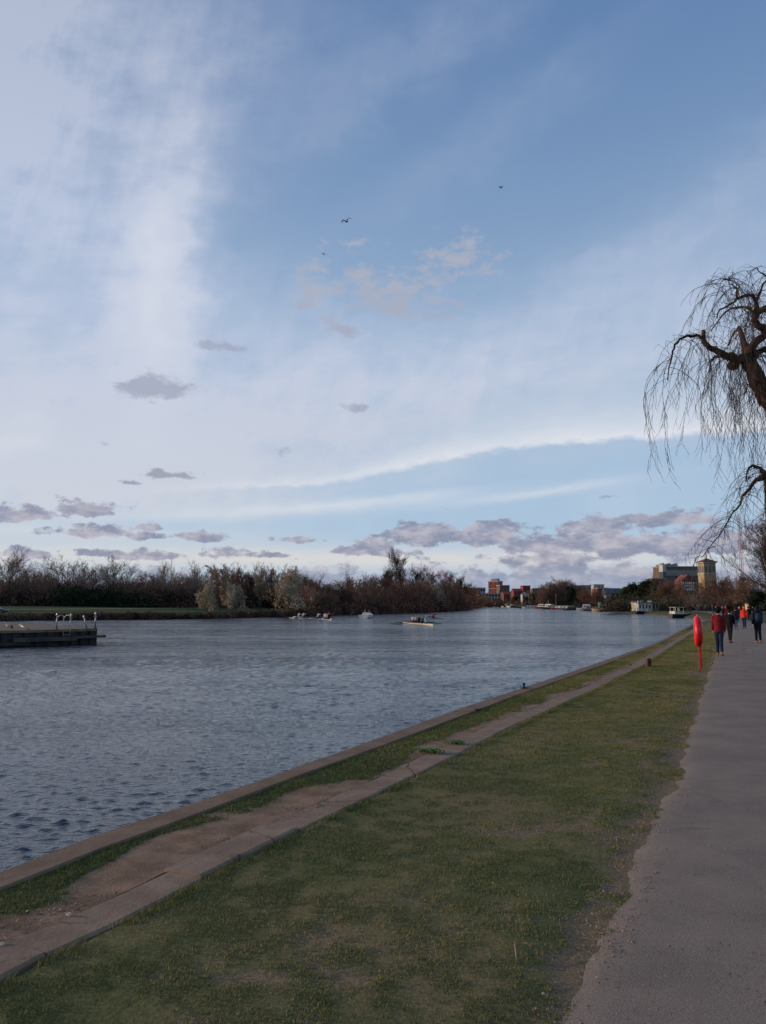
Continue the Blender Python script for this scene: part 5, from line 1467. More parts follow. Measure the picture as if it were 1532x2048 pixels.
def disc_half(side):
    mb = MB(); n = 40; prof = [(1.0, .004), (1.0, .05), (.975, .085), (.92, .115), (.82, .132), (.45, .14), (0.001, .142)] ; vs = []; 
    for (rr_, x_) in prof:
        for k in range(n):
            a_ = 2 * PI * k / n
            vs.append((side * x_ * .82, Rr * rr_ * math.cos(a_), hc_ + Rr * rr_ * math.sin(a_)))
    fs = [(j * n + k, j * n + (k + 1) % n, (j + 1) * n + (k + 1) % n, (j + 1) * n + k) for j in range(len(prof) - 1) for k in range(n)]
    if side < 0: fs = [f_[::-1] for f_ in fs]
    return mb.add(vs, fs)
for sd_, nm in ((-1, 'front_cover'), (1, 'back_cover')):
    o = disc_half(sd_).build(nm, M_red, lr, smooth=True); o.location = (hx - b0.x, 0, 0); o.rotation_euler = (0, 0, yawd)
mb = MB(); n = 40
for k in range(n):
    a0, a1 = 2 * PI * k / n, 2 * PI * (k + 1) / n
    mb.tube([(0, Rr * 1.0 * math.cos(a0), hc_ + Rr * 1.0 * math.sin(a0)), (0, Rr * 1.0 * math.cos(a1), hc_ + Rr * 1.0 * math.sin(a1))], .006, 5, cap=False)
o = mb.build('seam', M_seam, lr); o.location = (hx - b0.x, 0, 0); o.rotation_euler = (0, 0, yawd)
mb = MB().box(-.12, .12, -Rr * .8, -Rr * .8 + .02, -.004, .004)
o = MB().tube([(0, 0, hc_ + Rr - .01), (0, 0, hc_ + Rr + .05)], [.03, .02], 8).build('hanging_lug', M_red, lr); o.location = (hx - b0.x, 0, 0)
o = MB().tube([(0, -Rr * .76, hc_ - Rr * .66), (.06, -Rr * .74, hc_ - Rr * .7)], .02, 8).build('latch', M_seam, lr); o.location = (hx - b0.x, 0, 0); o.rotation_euler = (0, 0, yawd)

# short wooden post, bollard, weeds, sticks
q = gp(1297, 1334, -.03)
o = empty('short_post', q, .3, 'short weathered wooden stump post with rusty face at the edge of the towpath', 'post')
MB().box(-.07, .05, -.055, .055, 0, .27).build('shaft', mat('weathered wood', srgb(110, 76, 62), .9, srgb(74, 54, 46), scale=8), o, bevel=.008)
MB().box(.053, .075, -.05, .05, .0, .25).build('iron_plate', M_oar, o)
q = gp(1048, 1376, .01)
o = empty('mooring_ring', q, .3, 'small black iron mooring bollard on the river coping', 'bollard')
MB().tube([(0, 0, 0), (0, 0, .02), (0, 0, .09), (0, 0, .1), (0, 0, .115)], [.05, .028, .026, .042, .035], 12).build('bollard_body', M_oar, o, smooth=True)
MB().obox((0, 0, .008), (.16, .1, .016)).build('base_plate', M_oar, o)
for (px, py, s_, nm, lab) in [(955, 1422, .16, 'lump', 'dark iron cover beside the coping, nearer one'), (1100, 1368, .10, 'x', '')]:
    if not lab: continue
    q = gp(px, py, -.02)
    o = MB().tube([(-.08, 0, .01), (-.05, 0, .025), (.05, 0, .03), (.08, 0, .012)], [(.03, .012), (.045, .018), (.045, .016), (.02, .01)], 8).build('iron_cleat', M_oar, None, smooth=True, loc=q); tag(o, 'dark iron cleat lying in the grass beside the coping', 'cleat'); o.rotation_euler = (0, 0, .6)
M_weed = mat('bright weed leaves', srgb(112, 140, 62), .6, srgb(80, 108, 48), scale=6)
def weed(px, py, rad, n, lab, sx=1.0):
    q = gp(px, py, -.01); r = np.random.default_rng(int(px)); 
    a = r.random(n) * 6.28; d_ = np.abs(r.normal(0, rad, n)); x = np.cos(a) * d_ * sx; y = np.sin(a) * d_; h = .03 + .06 * r.random(n); la = r.random(n) * 6.28; w = .012
    c_, s_ = np.cos(la), np.sin(la)
    V = np.stack([np.stack([x - s_ * w * .3, y + c_ * w * .3, x * 0], 1), np.stack([x + c_ * h * .5 - s_ * w, y + s_ * h * .5 + c_ * w, h * .8], 1), np.stack([x + c_ * h, y + s_ * h, h * .75], 1), np.stack([x + c_ * h * .5 + s_ * w, y + s_ * h * .5 - c_ * w, h * .8], 1)], 1)
    o = empty('weed', q, R(-25), lab, 'plant')
    np_mesh('leaves', V.reshape(-1, 3), np.arange(n * 4).reshape(-1, 4), M_weed, parent=o)
    MB().tube([(0, 0, -.02), (0, 0, .03)], .012, 6).build('stem', M_weed, o)
weed(863, 1507, .045, 200, 'bright green weed clump growing on the towpath slabs', 2.6)
weed(912, 1490, .03, 90, 'small dark green weed in a joint of the towpath, beyond the bright clump', 2.2)
M_stick = mat('pale dead stick', srgb(176, 148, 112), .8, srgb(120, 94, 70), scale=20)
for (px, py, L, a, r_, lab, br) in [(1033, 1920, .13, 1.5, .003, 'small forked twig standing out of the worn lawn near the tarmac', 1), (1062, 1893, .05, 2.4, .003, 'short pale stick lying on the worn lawn', 0),
                                    (1157, 1773, .10, .1, .0028, 'thin pale straw lying near the broken path edge', 0)]:
    q = gp(px, py, .0)
    d_ = Vector((math.cos(a), math.sin(a), .12 if not br else .35)) * L
    mb = MB().tube([(0, 0, 0), d_ * .5 + Vector((0, 0, .008)), d_], [r_, r_ * .9, r_ * .6], 6)
    if br: mb.tube([(0, 0, 0), (-.1, .0, .01)], [r_, r_ * .6], 6); mb.tube([(0, 0, 0), (.07, .03, .02)], [r_, r_ * .6], 6)
    o = mb.build('stick', M_stick, None, loc=q); tag(o, lab, 'stick')
M_stone = mat('pale flint', srgb(196, 180, 156), .8, srgb(150, 134, 116), scale=30)
for (px, py, s_, lab) in [(138, 1831, .022, 'pale pebble lying alone on the trodden towpath, largest in the foreground'), (5, 1890, .02, 'pale pebble at the left edge of the towpath slabs'), (1087, 1988, .009, 'small white pebble on the lawn near the bottom of the tarmac edge'),
                          (1419, 1692, .009, 'small white chip on the tarmac, left of two'), (1451, 1697, .008, 'small white chip on the tarmac, right of two'), (986, 1767, .008, 'small white chip lying in the lawn')]:
    q = gp(px, py, .0)
    mb = MB().ball((0, 0, s_ * .3), (s_, s_ * .8, s_ * .55), 9, 6)
    rj = random.Random(px); mb.v = [tuple(c * (1 + rj.uniform(-.18, .18)) for c in v_) for v_ in mb.v]
    o = mb.build('pebble', M_stone, None, loc=q); tag(o, lab, 'stone')
# dead leaves scattered over the tarmac
r_ = np.random.default_rng(77)
s = 3 + 45 * r_.random(1600) ** 1.6; t = t_pl(s) + .1 + 3.3 * r_.random(1600) ** .9; x, y = world_xy(s, t)
o = chips('leaf_litter', x, y, np.full(1600, .004 ) + .012 * np.clip((t - t_pl(s)), 0, 1), (.004 + .009 * r_.random(1600) ** 2) * np.maximum(1, np.hypot(x, y) / 10), 78, mat('dry leaf crumbs', srgb(140, 112, 84), .9, srgb(70, 54, 44), scale=60), .25)
tag(o, 'dry leaf crumbs and grit scattered over the tarmac', 'litter', kind='stuff')

# far bank small things
for px, lab in [(153, 'leftmost of three short pale stakes in front of the evergreen hedge'), (195, 'middle one of three short pale stakes in front of the evergreen hedge'), (226, 'rightmost of three short pale stakes in front of the evergreen hedge')]:
    q = at(px, 1206, 176); z = gz(q.x, q.y)
    o = MB().tube([(0, 0, 0), (.05, 0, 1.0)], [.06, .05], 6).build('stake', M_galv, None, loc=(q.x, q.y, z + .1)); tag(o, lab, 'stake', 'stakes on the meadow')
q = at(551, 1206, 160); 
o = empty('white_pole', (q.x, q.y, gz(q.x, q.y) - .8), 0, 'thin white pole standing at the water left of the rounded blossoming tree', 'pole')
MB().tube([(0, 0, 0), (0, 0, 2.9)], .06, 8).build('shaft', M_hullw, o); MB().ball((0, 0, 2.95), .09, 8, 6).build('finial', M_hullw, o)
# rail fence glimpsed at the left
fx0, fx1 = at(40, 1206, 178), at(118, 1206, 178)
fz = gz(fx0.x, fx0.y)
fn = empty('rail_fence', (fx0.x, fx0.y, fz), math.atan2(fx1.y - fx0.y, fx1.x - fx0.x), 'pale post and rail fence at the back of the meadow, far left', 'fence')
Lf = (fx1 - fx0).length
for z_ in (.45, .8, 1.15): MB().box(0, Lf, -.03, .03, z_, z_ + .1).build('rail', M_tan, fn)
k = 0
while k < Lf: MB().box(k - .06, k + .06, -.08, .08, 0, 1.35).build('fence_post', M_tan, fn); k += 1.6
# dark car at the left edge of the far bank
q = at(2, 1206, 134)
cr = empty('parked_car', (q.x - 1.2, q.y, gz(q.x, q.y) - .25), .1, 'dark parked car at the left edge on the far bank', 'car')
MB().add([(x, y, z) for y in (-.85, .85) for x, z in ((-2.1, .3), (2.1, .3), (2.15, .75), (1.2, .92), (-2.0, .92), (-2.15, .7))], [(0, 1, 2, 3, 4, 5), (11, 10, 9, 8, 7, 6)] + [(k, 6 + k, 6 + (k + 1) % 6, (k + 1) % 6) for k in range(6)]).build('body', M_hullb, cr, bevel=.06)
MB().add([(x, y, z) for y, s_ in ((-.7, 1), (.7, 1)) for x, z in ((-1.8, .92), (1.1, .92), (.5, 1.42), (-1.4, 1.42))], [(0, 1, 2, 3), (7, 6, 5, 4)] + [(k, 4 + k, 4 + (k + 1) % 4, (k + 1) % 4) for k in range(4)]).build('window', M_glass, cr, bevel=.05)
for sx in (-1.3, 1.35):
    for sy in (-.8, .8):
        w_ = MB().tube([(sx, sy - .1, .32), (sx, sy + .1, .32)], .32, 16).build('wheel', M_oar, cr); MB().tube([(sx, sy - .11, .32), (sx, sy + .11, .32)], .17, 12).build('rim', M_galv, w_)
for sy in (-.6, .6): MB().box(2.1, 2.19, sy - .15, sy + .15, .55, .7).build('headlight', M_hullw, cr)

# ================================================================== people
def skin_mesh(mb, voxel, name, mt, parent, smooth=True):
    me = bpy.data.meshes.new('tmp'); me.from_pydata(mb.v, [], mb.f); me.update()
    o = bpy.data.objects.new('tmp', me); COL.objects.link(o)
    md = o.modifiers.new('r', 'REMESH'); md.mode = 'VOXEL'; md.voxel_size = voxel; md.use_smooth_shade = smooth
    ms_ = o.modifiers.new('s', 'SMOOTH'); ms_.factor = .5; ms_.iterations = 2
    dg = bpy.context.evaluated_depsgraph_get(); ev = o.evaluated_get(dg)
    m2 = bpy.data.meshes.new_from_object(ev); m2.name = name
    bpy.data.objects.remove(o); bpy.data.meshes.remove(me)
    m2.materials.clear(); m2.materials.append(mt)
    o2 = bpy.data.objects.new(name, m2); COL.objects.link(o2)
    if parent: o2.parent = parent
    return o2
CM = {}
def cloth(c, rough=.85):
    if c not in CM: CM[c] = mat('cloth %d %d %d' % c, srgb(*c), rough, tuple(q * .75 for q in srgb(*c)), scale=9, bump=.25, bscale=60, spec=.15)
    return CM[c]
SKIN = mat('skin', srgb(196, 146, 120), .5, srgb(170, 118, 96), scale=6, spec=.35)
SKIND = mat('dark skin', srgb(120, 84, 66), .5, scale=6, spec=.35)
def person(loc, yaw, label, H=1.72, skin=None, hair=(30, 24, 22), top=(120, 30, 36), bottom=(40, 52, 78), shoes=(40, 34, 30), legs=((18, 2), (-14, -26)), arms=((12, 24), (-14, 4)),
           out=6, lean=3, voxel=.02, hands=False, hood=False, curly=False, long_hair=False, coat=False, seated=False, hat=None, cat='person', group=None, head_turn=0, bare_legs=False, puffy=0.0):
    skin = skin or SKIN
    k = H / 1.75
    hipz = .92
    P_ = {}
    def lg(sx, a, b_):
        hip = Vector((sx * .075, 0, .90)); a, b_ = R(a), R(b_)
        kn = hip + Vector((-sx * .03, math.sin(a), -math.cos(a))) * .43
        an = kn + Vector((0, math.sin(b_), -math.cos(b_))) * .42
        toe = an + Vector((sx * .02, math.cos(min(b_, .0)) * .17, -.055 + math.sin(min(b_, 0)) * .10))
        heel = an + Vector((0, -.055, -.045 + (-.0)))
        return hip, kn, an, toe, heel
    LL = [lg(-1, *legs[0]), lg(1, *legs[1])]
    L_ = R(lean)
    def ln(p):
        p = Vector(p); d_ = p - Vector((0, 0, hipz))
        if d_.z <= 0: return p
        return Vector((p.x, d_.y * math.cos(L_) + d_.z * math.sin(L_), hipz + d_.z * math.cos(L_) - d_.y * math.sin(L_)))
    def ar(sx, a, b_, o_=out):
        sh = ln((sx * .168, 0, 1.415)); a, b_, o_ = R(a), R(b_), R(o_)
        el = sh + Vector((sx * math.sin(o_), math.sin(a) * math.cos(o_), -math.cos(a) * math.cos(o_))) * .29
        wr_ = el + Vector((sx * math.sin(o_) * .2 - sx * (.25 if b_ > R(50) else .0), math.sin(b_), -math.cos(b_))).normalized() * .255
        return sh, el, wr_
    AA = [ar(-1, *arms[0]), ar(1, *arms[1])]
    low = min(min(l[3].z, l[4].z) for l in LL) - .02 if not seated else .90 - .11
    off_ = Vector((0, 0, -low))
    X = (1, 0, 0)
    def T_(p): return (Vector(p) + off_) * k
    root_loc = Vector(loc)
    mb = MB()
    tr = [(0, 0, .84), (0, .0, .92), (0, .0, 1.06), (0, .01, 1.22), (0, .0, 1.36), (0, -.005, 1.44), (0, 0, 1.49), (0, .01, 1.54)]
    rr_ = [(.10, .08), (.155, .105), (.135, .095), (.155, .11), (.17, .105), (.12, .075), (.06, .06), (.052, .055)]
    mb.tube([T_(ln(p)) for p in tr], [(a * k, b_ * k) for a, b_ in rr_], 14, side=X)
    hc = ln((0, .025, 1.645)); Rz = Matrix.Rotation(R(head_turn), 3, 'Z')
    def hd(p): return T_(hc + Rz @ Vector(p))
    mb.ball(hd((0, 0, 0)), (.076 * k, .095 * k, .112 * k), 14, 10)
    mb.ball(hd((0, .035, -.065)), (.05 * k, .055 * k, .05 * k), 10, 8)
    mb.tube([hd((0, .085, .02)), hd((0, .112, -.018)), hd((0, .09, -.03))], [.008 * k, .013 * k, .008 * k], 6)
    for sx in (-1, 1): mb.ball(hd((sx * .078, 0, -.01)), (.012 * k, .022 * k, .032 * k), 8, 6)
    mb.tube([T_(ln((0, .0, 1.47))), T_(hc + Vector((0, -.01, -.05)))], [.055 * k, .052 * k], 10)
    for hip, kn, an, toe, heel in LL:
        mb.tube([T_(hip + Vector((0, 0, .03))), T_(hip.lerp(kn, .35)), T_(kn), T_(kn.lerp(an, .3)), T_(an)], [.085 * k, .078 * k, .055 * k, .055 * k, .036 * k], 12)
        mb.tube([T_(heel), T_(an + Vector((0, 0, -.03))), T_(toe)], [.035 * k, .042 * k, .026 * k], 8)
    for sx, (sh, el, wr_) in zip((-1, 1), AA):
        mb.tube([T_(sh + Vector((-sx * .05, 0, .0))), T_(sh), T_(sh.lerp(el, .4)), T_(el), T_(el.lerp(wr_, .35)), T_(wr_)], [.05 * k, .056 * k, .048 * k, .04 * k, .041 * k, .027 * k], 10)
        dd = (wr_ - el).normalized(); sd_ = Vector((0, 1, 0)) if abs(dd.y) < .75 else Vector((1, 0, 0)); sd_ = (sd_ - dd * sd_.dot(dd)).normalized()
        mb.tube([T_(wr_), T_(wr_ + dd * .045), T_(wr_ + dd * .09)], [(.028 * k, .018 * k), (.04 * k, .017 * k), (.036 * k, .014 * k)], 8, side=sd_)
        if hands:
            inn = Vector((-sx, 0, 0))
            for fi, (o_, L4) in enumerate(((.03, .068), (.011, .076), (-.009, .07), (-.028, .055))):
                b0_ = wr_ + dd * .085 + sd_ * o_; b1_ = b0_ + dd * L4 * .5 + inn * .006; b2_ = b1_ + dd * L4 * .45 + inn * .018
                mb.tube([T_(b0_), T_(b1_), T_(b2_)], [.0095 * k, .009 * k, .0075 * k], 6)
            t0 = wr_ + dd * .03 + sd_ * .03; t1 = t0 + dd * .035 + sd_ * .025 + inn * .01; t2 = t1 + dd * .032 + sd_ * .004
            mb.tube([T_(t0), T_(t1), T_(t2)], [.012 * k, .011 * k, .009 * k], 6)
        else:
            mb.tube([T_(wr_ + dd * .08), T_(wr_ + dd * .15)], [(.034 * k, .014 * k), (.028 * k, .010 * k)], 6, side=sd_)
    body = skin_mesh(mb, voxel * .8 if hands else voxel, 'person', skin, None)
    body.location = root_loc; body.rotation_euler = (0, 0, yaw)
    tag(body, label, cat, group)
    # top garment
    pf = .018 + puffy
    mb = MB(); hem = .74 if coat else .84
    tr2 = ([(0, 0, hem)] if coat else []) + [(0, 0, .86), (0, 0, .93), (0, .0, 1.06), (0, .01, 1.22), (0, 0, 1.36), (0, -.005, 1.445), (0, 0, 1.50)]
    r2 = ([(.185, .14)] if coat else []) + [(.172, .125), (.168, .118), (.15, .11), (.17, .12), (.178, .115), (.13, .088), (.068, .066)]
    mb.tube([T_(ln(p)) for p in tr2], [((a + pf * .6) * k, (b_ + pf * .6) * k) for a, b_ in r2], 16, side=X)
    for sx, (sh, el, wr_) in zip((-1, 1), AA):
        mb.tube([T_(sh + Vector((-sx * .06, 0, -.005))), T_(sh), T_(sh.lerp(el, .4)), T_(el), T_(el.lerp(wr_, .4)), T_(wr_.lerp(el, .04))], [(r_ + pf) * k for r_ in (.052, .06, .05, .044, .042, .034)], 12)
    if hood: mb.ball(T_(ln((0, -.06, 1.53))), (.12 * k, .08 * k, .09 * k), 12, 8)
    skin_mesh(mb, voxel, 'coat' if coat else 'jumper', cloth(top), body)
    # trousers
    mb = MB()
    mb.tube([T_((0, 0, .80)), T_((0, 0, .86)), T_((0, 0, .93)), T_(ln((0, 0, .99)))], [(.12 * k, .105 * k), (.162 * k, .122 * k), (.164 * k, .118 * k), (.148 * k, .108 * k)], 14, side=X)
    for hip, kn, an, toe, heel in LL:
        e_ = an.lerp(kn, .05) if not bare_legs else kn.lerp(hip, .3)
        if bare_legs: mb.tube([T_(hip + Vector((0, 0, .03))), T_(hip.lerp(kn, .35)), T_(e_)], [.098 * k, .092 * k, .085 * k], 12)
        else: mb.tube([T_(hip + Vector((0, 0, .03))), T_(hip.lerp(kn, .35)), T_(kn), T_(kn.lerp(an, .35)), T_(e_)], [.098 * k, .092 * k, .070 * k, .066 * k, .055 * k], 12)
    skin_mesh(mb, voxel, 'trousers', cloth(bottom), body)
    for hip, kn, an, toe, heel in LL:
        mb = MB().tube([T_(heel + Vector((0, -.01, .0))), T_(heel + Vector((0, .03, .01))), T_(an.lerp(toe, .5)), T_(toe), T_(toe + Vector((0, .03, 0)))], [(.03 * k, .035 * k), (.042 * k, .048 * k), (.046 * k, .042 * k), (.046 * k, .03 * k), (.02 * k, .018 * k)], 10)
        skin_mesh(mb, voxel * .8, 'shoe', cloth(shoes), body)
    # hair
    mb = MB(); rj = random.Random(int(H * 1000) + int(loc[0] * 10))
    mb.ball(hd((0, -.022, .022)), (.088 * k, .095 * k, .112 * k), 14, 10)
    if curly:
        for _ in range(70):
            v_ = Vector((rj.gauss(0, 1), rj.gauss(-.35, 1), rj.gauss(.25, .8))).normalized()
            mb.ball(hd((v_.x * .095, -.025 + v_.y * .10, .03 + v_.z * .115)), rj.uniform(.022, .034) * k, 7, 5)
    if long_hair: mb.tube([hd((0, -.05, .02)), hd((0, -.075, -.08)), hd((0, -.08, -.2))], [(.085 * k, .06 * k), (.09 * k, .045 * k), (.07 * k, .025 * k)], 12, side=X)
    skin_mesh(mb, voxel * .8, 'hair', cloth(hair), body)
    if hat:
        mb = MB().ball(hd((0, -.015, .055)), (.095 * k, .108 * k, .085 * k), 14, 8); mb.tube([hd((0, .08, .06)), hd((0, .15, .045))], [(.07 * k, .01 * k), (.05 * k, .006 * k)], 8, side=X)
        skin_mesh(mb, voxel * .8, 'cap', cloth(hat), body)
    if hands:
        for sx in (-1, 1): MB().ball(hd((sx * .03, .083, .012)), .010 * k, 8, 6).build('eye', M_oar, body, smooth=True)
    return body
def foot(px, py): q = gp(px, py, 0.0); return (q.x, q.y, .0)
AW = -R(20)      # walking away up the path
PG = 'people walking on the path'
w1 = foot(1440, 1311)
person(w1, AW, 'walker in dark red jumper and blue jeans with curly black hair, nearest on the path', 1.74, hair=(26, 20, 20), top=(128, 34, 42), bottom=(38, 48, 68), shoes=(130, 100, 66), legs=((12, 2), (-10, -26)), arms=((8, 34), (-8, 20)), voxel=.010, hands=True, curly=True, group=PG, out=6)
w2 = foot(1461, 1286)
person(w2, AW - .3, 'walker in black jacket and black trousers just right of the red jumper', 1.60, hair=(36, 24, 24), top=(26, 24, 28), bottom=(30, 28, 34), shoes=(22, 20, 22), legs=((14, 4), (-10, -16)), arms=((10, 40), (14, 60)), voxel=.011, hands=True, coat=False, group=PG)
w3 = foot(1472, 1259)
person(w3, AW, 'walker in dark padded coat and faded blue jeans left of the orange jacket', 1.60, hair=(70, 40, 34), top=(36, 38, 50), bottom=(58, 74, 108), shoes=(90, 96, 120), coat=True, voxel=.018, group=PG, puffy=.02)
w4 = foot(1489.5, 1258)
person(w4, AW, 'walker in bright orange red jacket and dark blue trousers with pale cap', 1.64, hair=(220, 110, 90), top=(232, 66, 48), bottom=(38, 48, 74), shoes=(60, 46, 44), legs=((8, 0), (-6, -10)), voxel=.018, group=PG, hat=(230, 120, 96), puffy=.03, hood=True)
w5 = foot(1517, 1286)
p5 = person(w5, AW + .1, 'walker at right in dark blue hooded jacket and tan shoes, wearing a backpack', 1.76, hair=(24, 24, 28), top=(34, 40, 54), bottom=(30, 32, 42), shoes=(170, 108, 70), legs=((12, 4), (-12, -14)), arms=((-12, 10), (14, 28)), voxel=.011, hands=True, hood=True, group=PG, puffy=.012)
bp = empty('backpack', (w5[0] - .0, w5[1] - .0, 0), AW + .1, 'dark grey blue backpack on the back of the hooded walker', 'backpack')
mb = MB(); mb.tube([(0, -.21, 1.0), (0, -.235, 1.04), (0, -.25, 1.2), (0, -.23, 1.38), (0, -.2, 1.44)], [(.12, .06), (.15, .10), (.155, .105), (.13, .085), (.07, .04)], 16, side=(1, 0, 0)); mb.build('bag', cloth((52, 60, 82)), bp, smooth=True)
MB().tube([(0, -.32, 1.03), (0, -.35, 1.1), (0, -.335, 1.22), (0, -.31, 1.25)], [(.09, .02), (.115, .035), (.11, .03), (.08, .015)], 12, side=(1, 0, 0)).build('front_pocket', cloth((44, 50, 68)), bp, smooth=True)
for sx in (-1, 1): MB().tube([(sx * .11, -.16, 1.40), (sx * .13, -.06, 1.50), (sx * .14, .08, 1.47), (sx * .15, .13, 1.36)], [(.022, .008)] * 4, 8).build('strap', cloth((30, 34, 46)), bp)
for (px, fy, H, lab, kw) in [
    (1453.5, 1240, 1.66, 'small figure in long bright red coat glimpsed between the two nearest walkers', dict(top=(214, 46, 44), bottom=(40, 40, 48), hair=(60, 40, 32), coat=True)),
    (1447.5, 1243, 1.68, 'dark clothed figure beside the long red coat, partly behind the curly head', dict(top=(30, 30, 36), bottom=(34, 34, 42), hair=(28, 24, 24))),
    (1434, 1240, 1.62, 'figure with red hood on the path left of the curly head', dict(top=(160, 60, 52), bottom=(40, 40, 52), hair=(190, 60, 48), hood=True)),
    (1426, 1229, 1.66, 'lone figure in grey blue standing on the grass edge of the far path', dict(top=(70, 76, 96), bottom=(60, 66, 88), hair=(70, 56, 48), legs=((3, 0), (-3, -2)))),
    (1499, 1243, 1.60, 'dark figure just right of the orange jacket', dict(top=(30, 30, 36), bottom=(36, 36, 42), hair=(40, 30, 28))),
    (1507, 1238, 1.62, 'dark coated figure between the orange jacket and the backpack', dict(top=(34, 36, 46), bottom=(40, 40, 46), hair=(26, 24, 26), coat=True)),
    (1481, 1245, 1.62, 'figure with bare head and dark top glimpsed left of the orange jacket', dict(top=(44, 44, 56), bottom=(50, 56, 76), hair=(206, 160, 110))),
    (1397, 1225, 1.70, 'figure in teal top by the park shrubs beyond the lifebuoy', dict(top=(52, 112, 118), bottom=(44, 54, 80), hair=(60, 46, 40))),
    (1403, 1225, 1.66, 'figure in dark blue next to the teal top by the park shrubs', dict(top=(34, 48, 84), bottom=(34, 36, 48), hair=(30, 26, 26))),
    (1379, 1224, 1.62, 'dark figure seated on the grass before the shrubs', dict(top=(36, 34, 40), bottom=(36, 34, 40), hair=(90, 60, 44))),
    (1336, 1223, 1.72, 'lone dark figure on the riverside path between houseboat and small black boat', dict(top=(26, 28, 36), bottom=(26, 28, 36), hair=(30, 28, 28))),
    (1412, 1226, 1.60, 'figure in green top by the park shrubs', dict(top=(48, 96, 74), bottom=(44, 44, 54), hair=(50, 40, 34)))]:
    q = gp(px, fy, -.05); person((q.x, q.y, -.05), AW + (px % 7) * .3, lab, H, voxel=.03, group='small figures farther along the path', **kw)
# child in front-left of the red jumper
q = gp(1428, 1254, -.02)
person((q.x, q.y, 0), AW + 1.2, 'child in red and white top left of the nearest walker', 1.1, top=(190, 60, 52), bottom=(200, 190, 180), hair=(50, 34, 28), voxel=.02, group='small figures farther along the path')
# dog and pale pushchair on the path
q = gp(1500, 1238, 0)
pc = empty('bicycle', (q.x + .3, q.y, 0), AW, 'pale yellow green bicycle beyond the walker with the backpack', 'bicycle')
for y in (-.5, .5):
    n = 18; pts = [(0, y + .32 * math.cos(2 * PI * k / n), .33 + .32 * math.sin(2 * PI * k / n)) for k in range(n + 1)]
    w_ = MB().tube(pts, .022, 6).build('wheel', M_oar, pc)
    mb = MB()
    for k in range(8): mb.tube([(0, y, .33), pts[k * 2]], .004, 4)
    mb.build('spokes', M_galv, w_)
MB().tube([(0, -.5, .33), (0, -.12, .85), (0, .38, .88), (0, .5, .33)], .025, 6).tube([(0, -.12, .85), (0, 0, .3), (0, .38, .8)], .025, 6).tube([(0, -.5, .33), (0, 0, .3)], .02, 6).build('frame', mat('lime frame', srgb(196, 200, 96), .4), pc)
MB().tube([(-.28, .42, 1.02), (0, .38, 1.0), (.28, .42, 1.02)], .02, 6).build('handlebar', M_oar, pc); MB().ball((0, -.16, .92), (.08, .13, .04), 8, 6).build('saddle', M_oar, pc)
# two people on the far bank
for px, lab, tp in [(724, 'left one of two figures standing on the far bank above the launch', (40, 42, 60)), (729.5, 'right one of two figures standing on the far bank above the launch', (30, 30, 36))]:
    q = at(px, 1206, 200)
    person((q.x, q.y, .45), .4, lab, 1.7, top=tp, bottom=(190, 184, 190), hair=(50, 40, 36), voxel=.04, group='figures on the far bank')

# ---- crews
def crew(boat, y, lab, top, yaw_add=PI, lean=22, hair=(40, 32, 28), bottom=(34, 34, 44), arms=((78, 84), (78, 84)), hat=None):
    c, s_ = math.cos(boat.rotation_euler.z), math.sin(boat.rotation_euler.z)
    x0, y0 = boat.location.x - s_ * y, boat.location.y + c * y
    return person((x0, y0, WATER + .22), boat.rotation_euler.z + yaw_add, lab, 1.78, top=top, bottom=bottom, hair=hair, legs=((62, 100), (62, 100)), arms=arms, lean=lean, seated=True, voxel=.035, out=4, hat=hat, group='rowers and coxes')
W_ = (226, 222, 220); PK = (214, 170, 168)
crew(b3, -3.9, 'cox in navy and white at the near end of the cream four', (180, 176, 180), 0, 0, arms=((20, 60), (20, 60)), hair=(210, 200, 190))
crew(b3, -2.2, 'rower in bright green top next to the cox of the cream four', (34, 122, 92))
crew(b3, -.9, 'rower in black top in the middle of the cream four', (34, 32, 40))
crew(b3, .4, 'rower in pink top in the cream four', PK)
crew(b3, 1.7, 'rower in white top at the bow of the cream four', W_)
crew(b2, -3.6, 'black clothed cox leaning at the near end of the end on four', (28, 26, 32), 0, 10, arms=((20, 60), (20, 60)), hair=(200, 170, 130))
crew(b2, -1.9, 'rower in pink and white top nearest in the end on four', PK)
crew(b2, -.6, 'second rower in pink top in the end on four', (206, 160, 160))
crew(b2, .7, 'third rower in white top in the end on four', W_)
crew(b2, 2.0, 'last rower in white top at the bow of the end on four', W_)
crew(b1, -2.2, 'white topped rower leaning forward nearest the buoys', W_)
crew(b1, 1.8, 'white topped rower in the middle of the boat by the bank', W_)
crew(b1, 3.0, 'white topped rower at the right end of the boat by the bank', W_)
crew(b4, -.9, 'sculler in dark and orange top in the grey single', (120, 60, 44))
crew(b5, 0, 'tiny dark sculler far upriver, side on', (34, 32, 38)); crew(b6, 0, 'tiny dark sculler far upriver, end on', (44, 42, 50))
for dx_, lab, tp in ((-.35, 'left person in tan jacket standing in the white launch', (150, 116, 96)), (.4, 'right person in brown jacket standing in the white launch', (134, 96, 80))):
    person((cl.location.x + dx_, cl.location.y + .1, WATER + .35), -.25, lab, 1.3, top=tp, bottom=(60, 56, 60), hair=(110, 76, 60), voxel=.035, group='people in the launch')

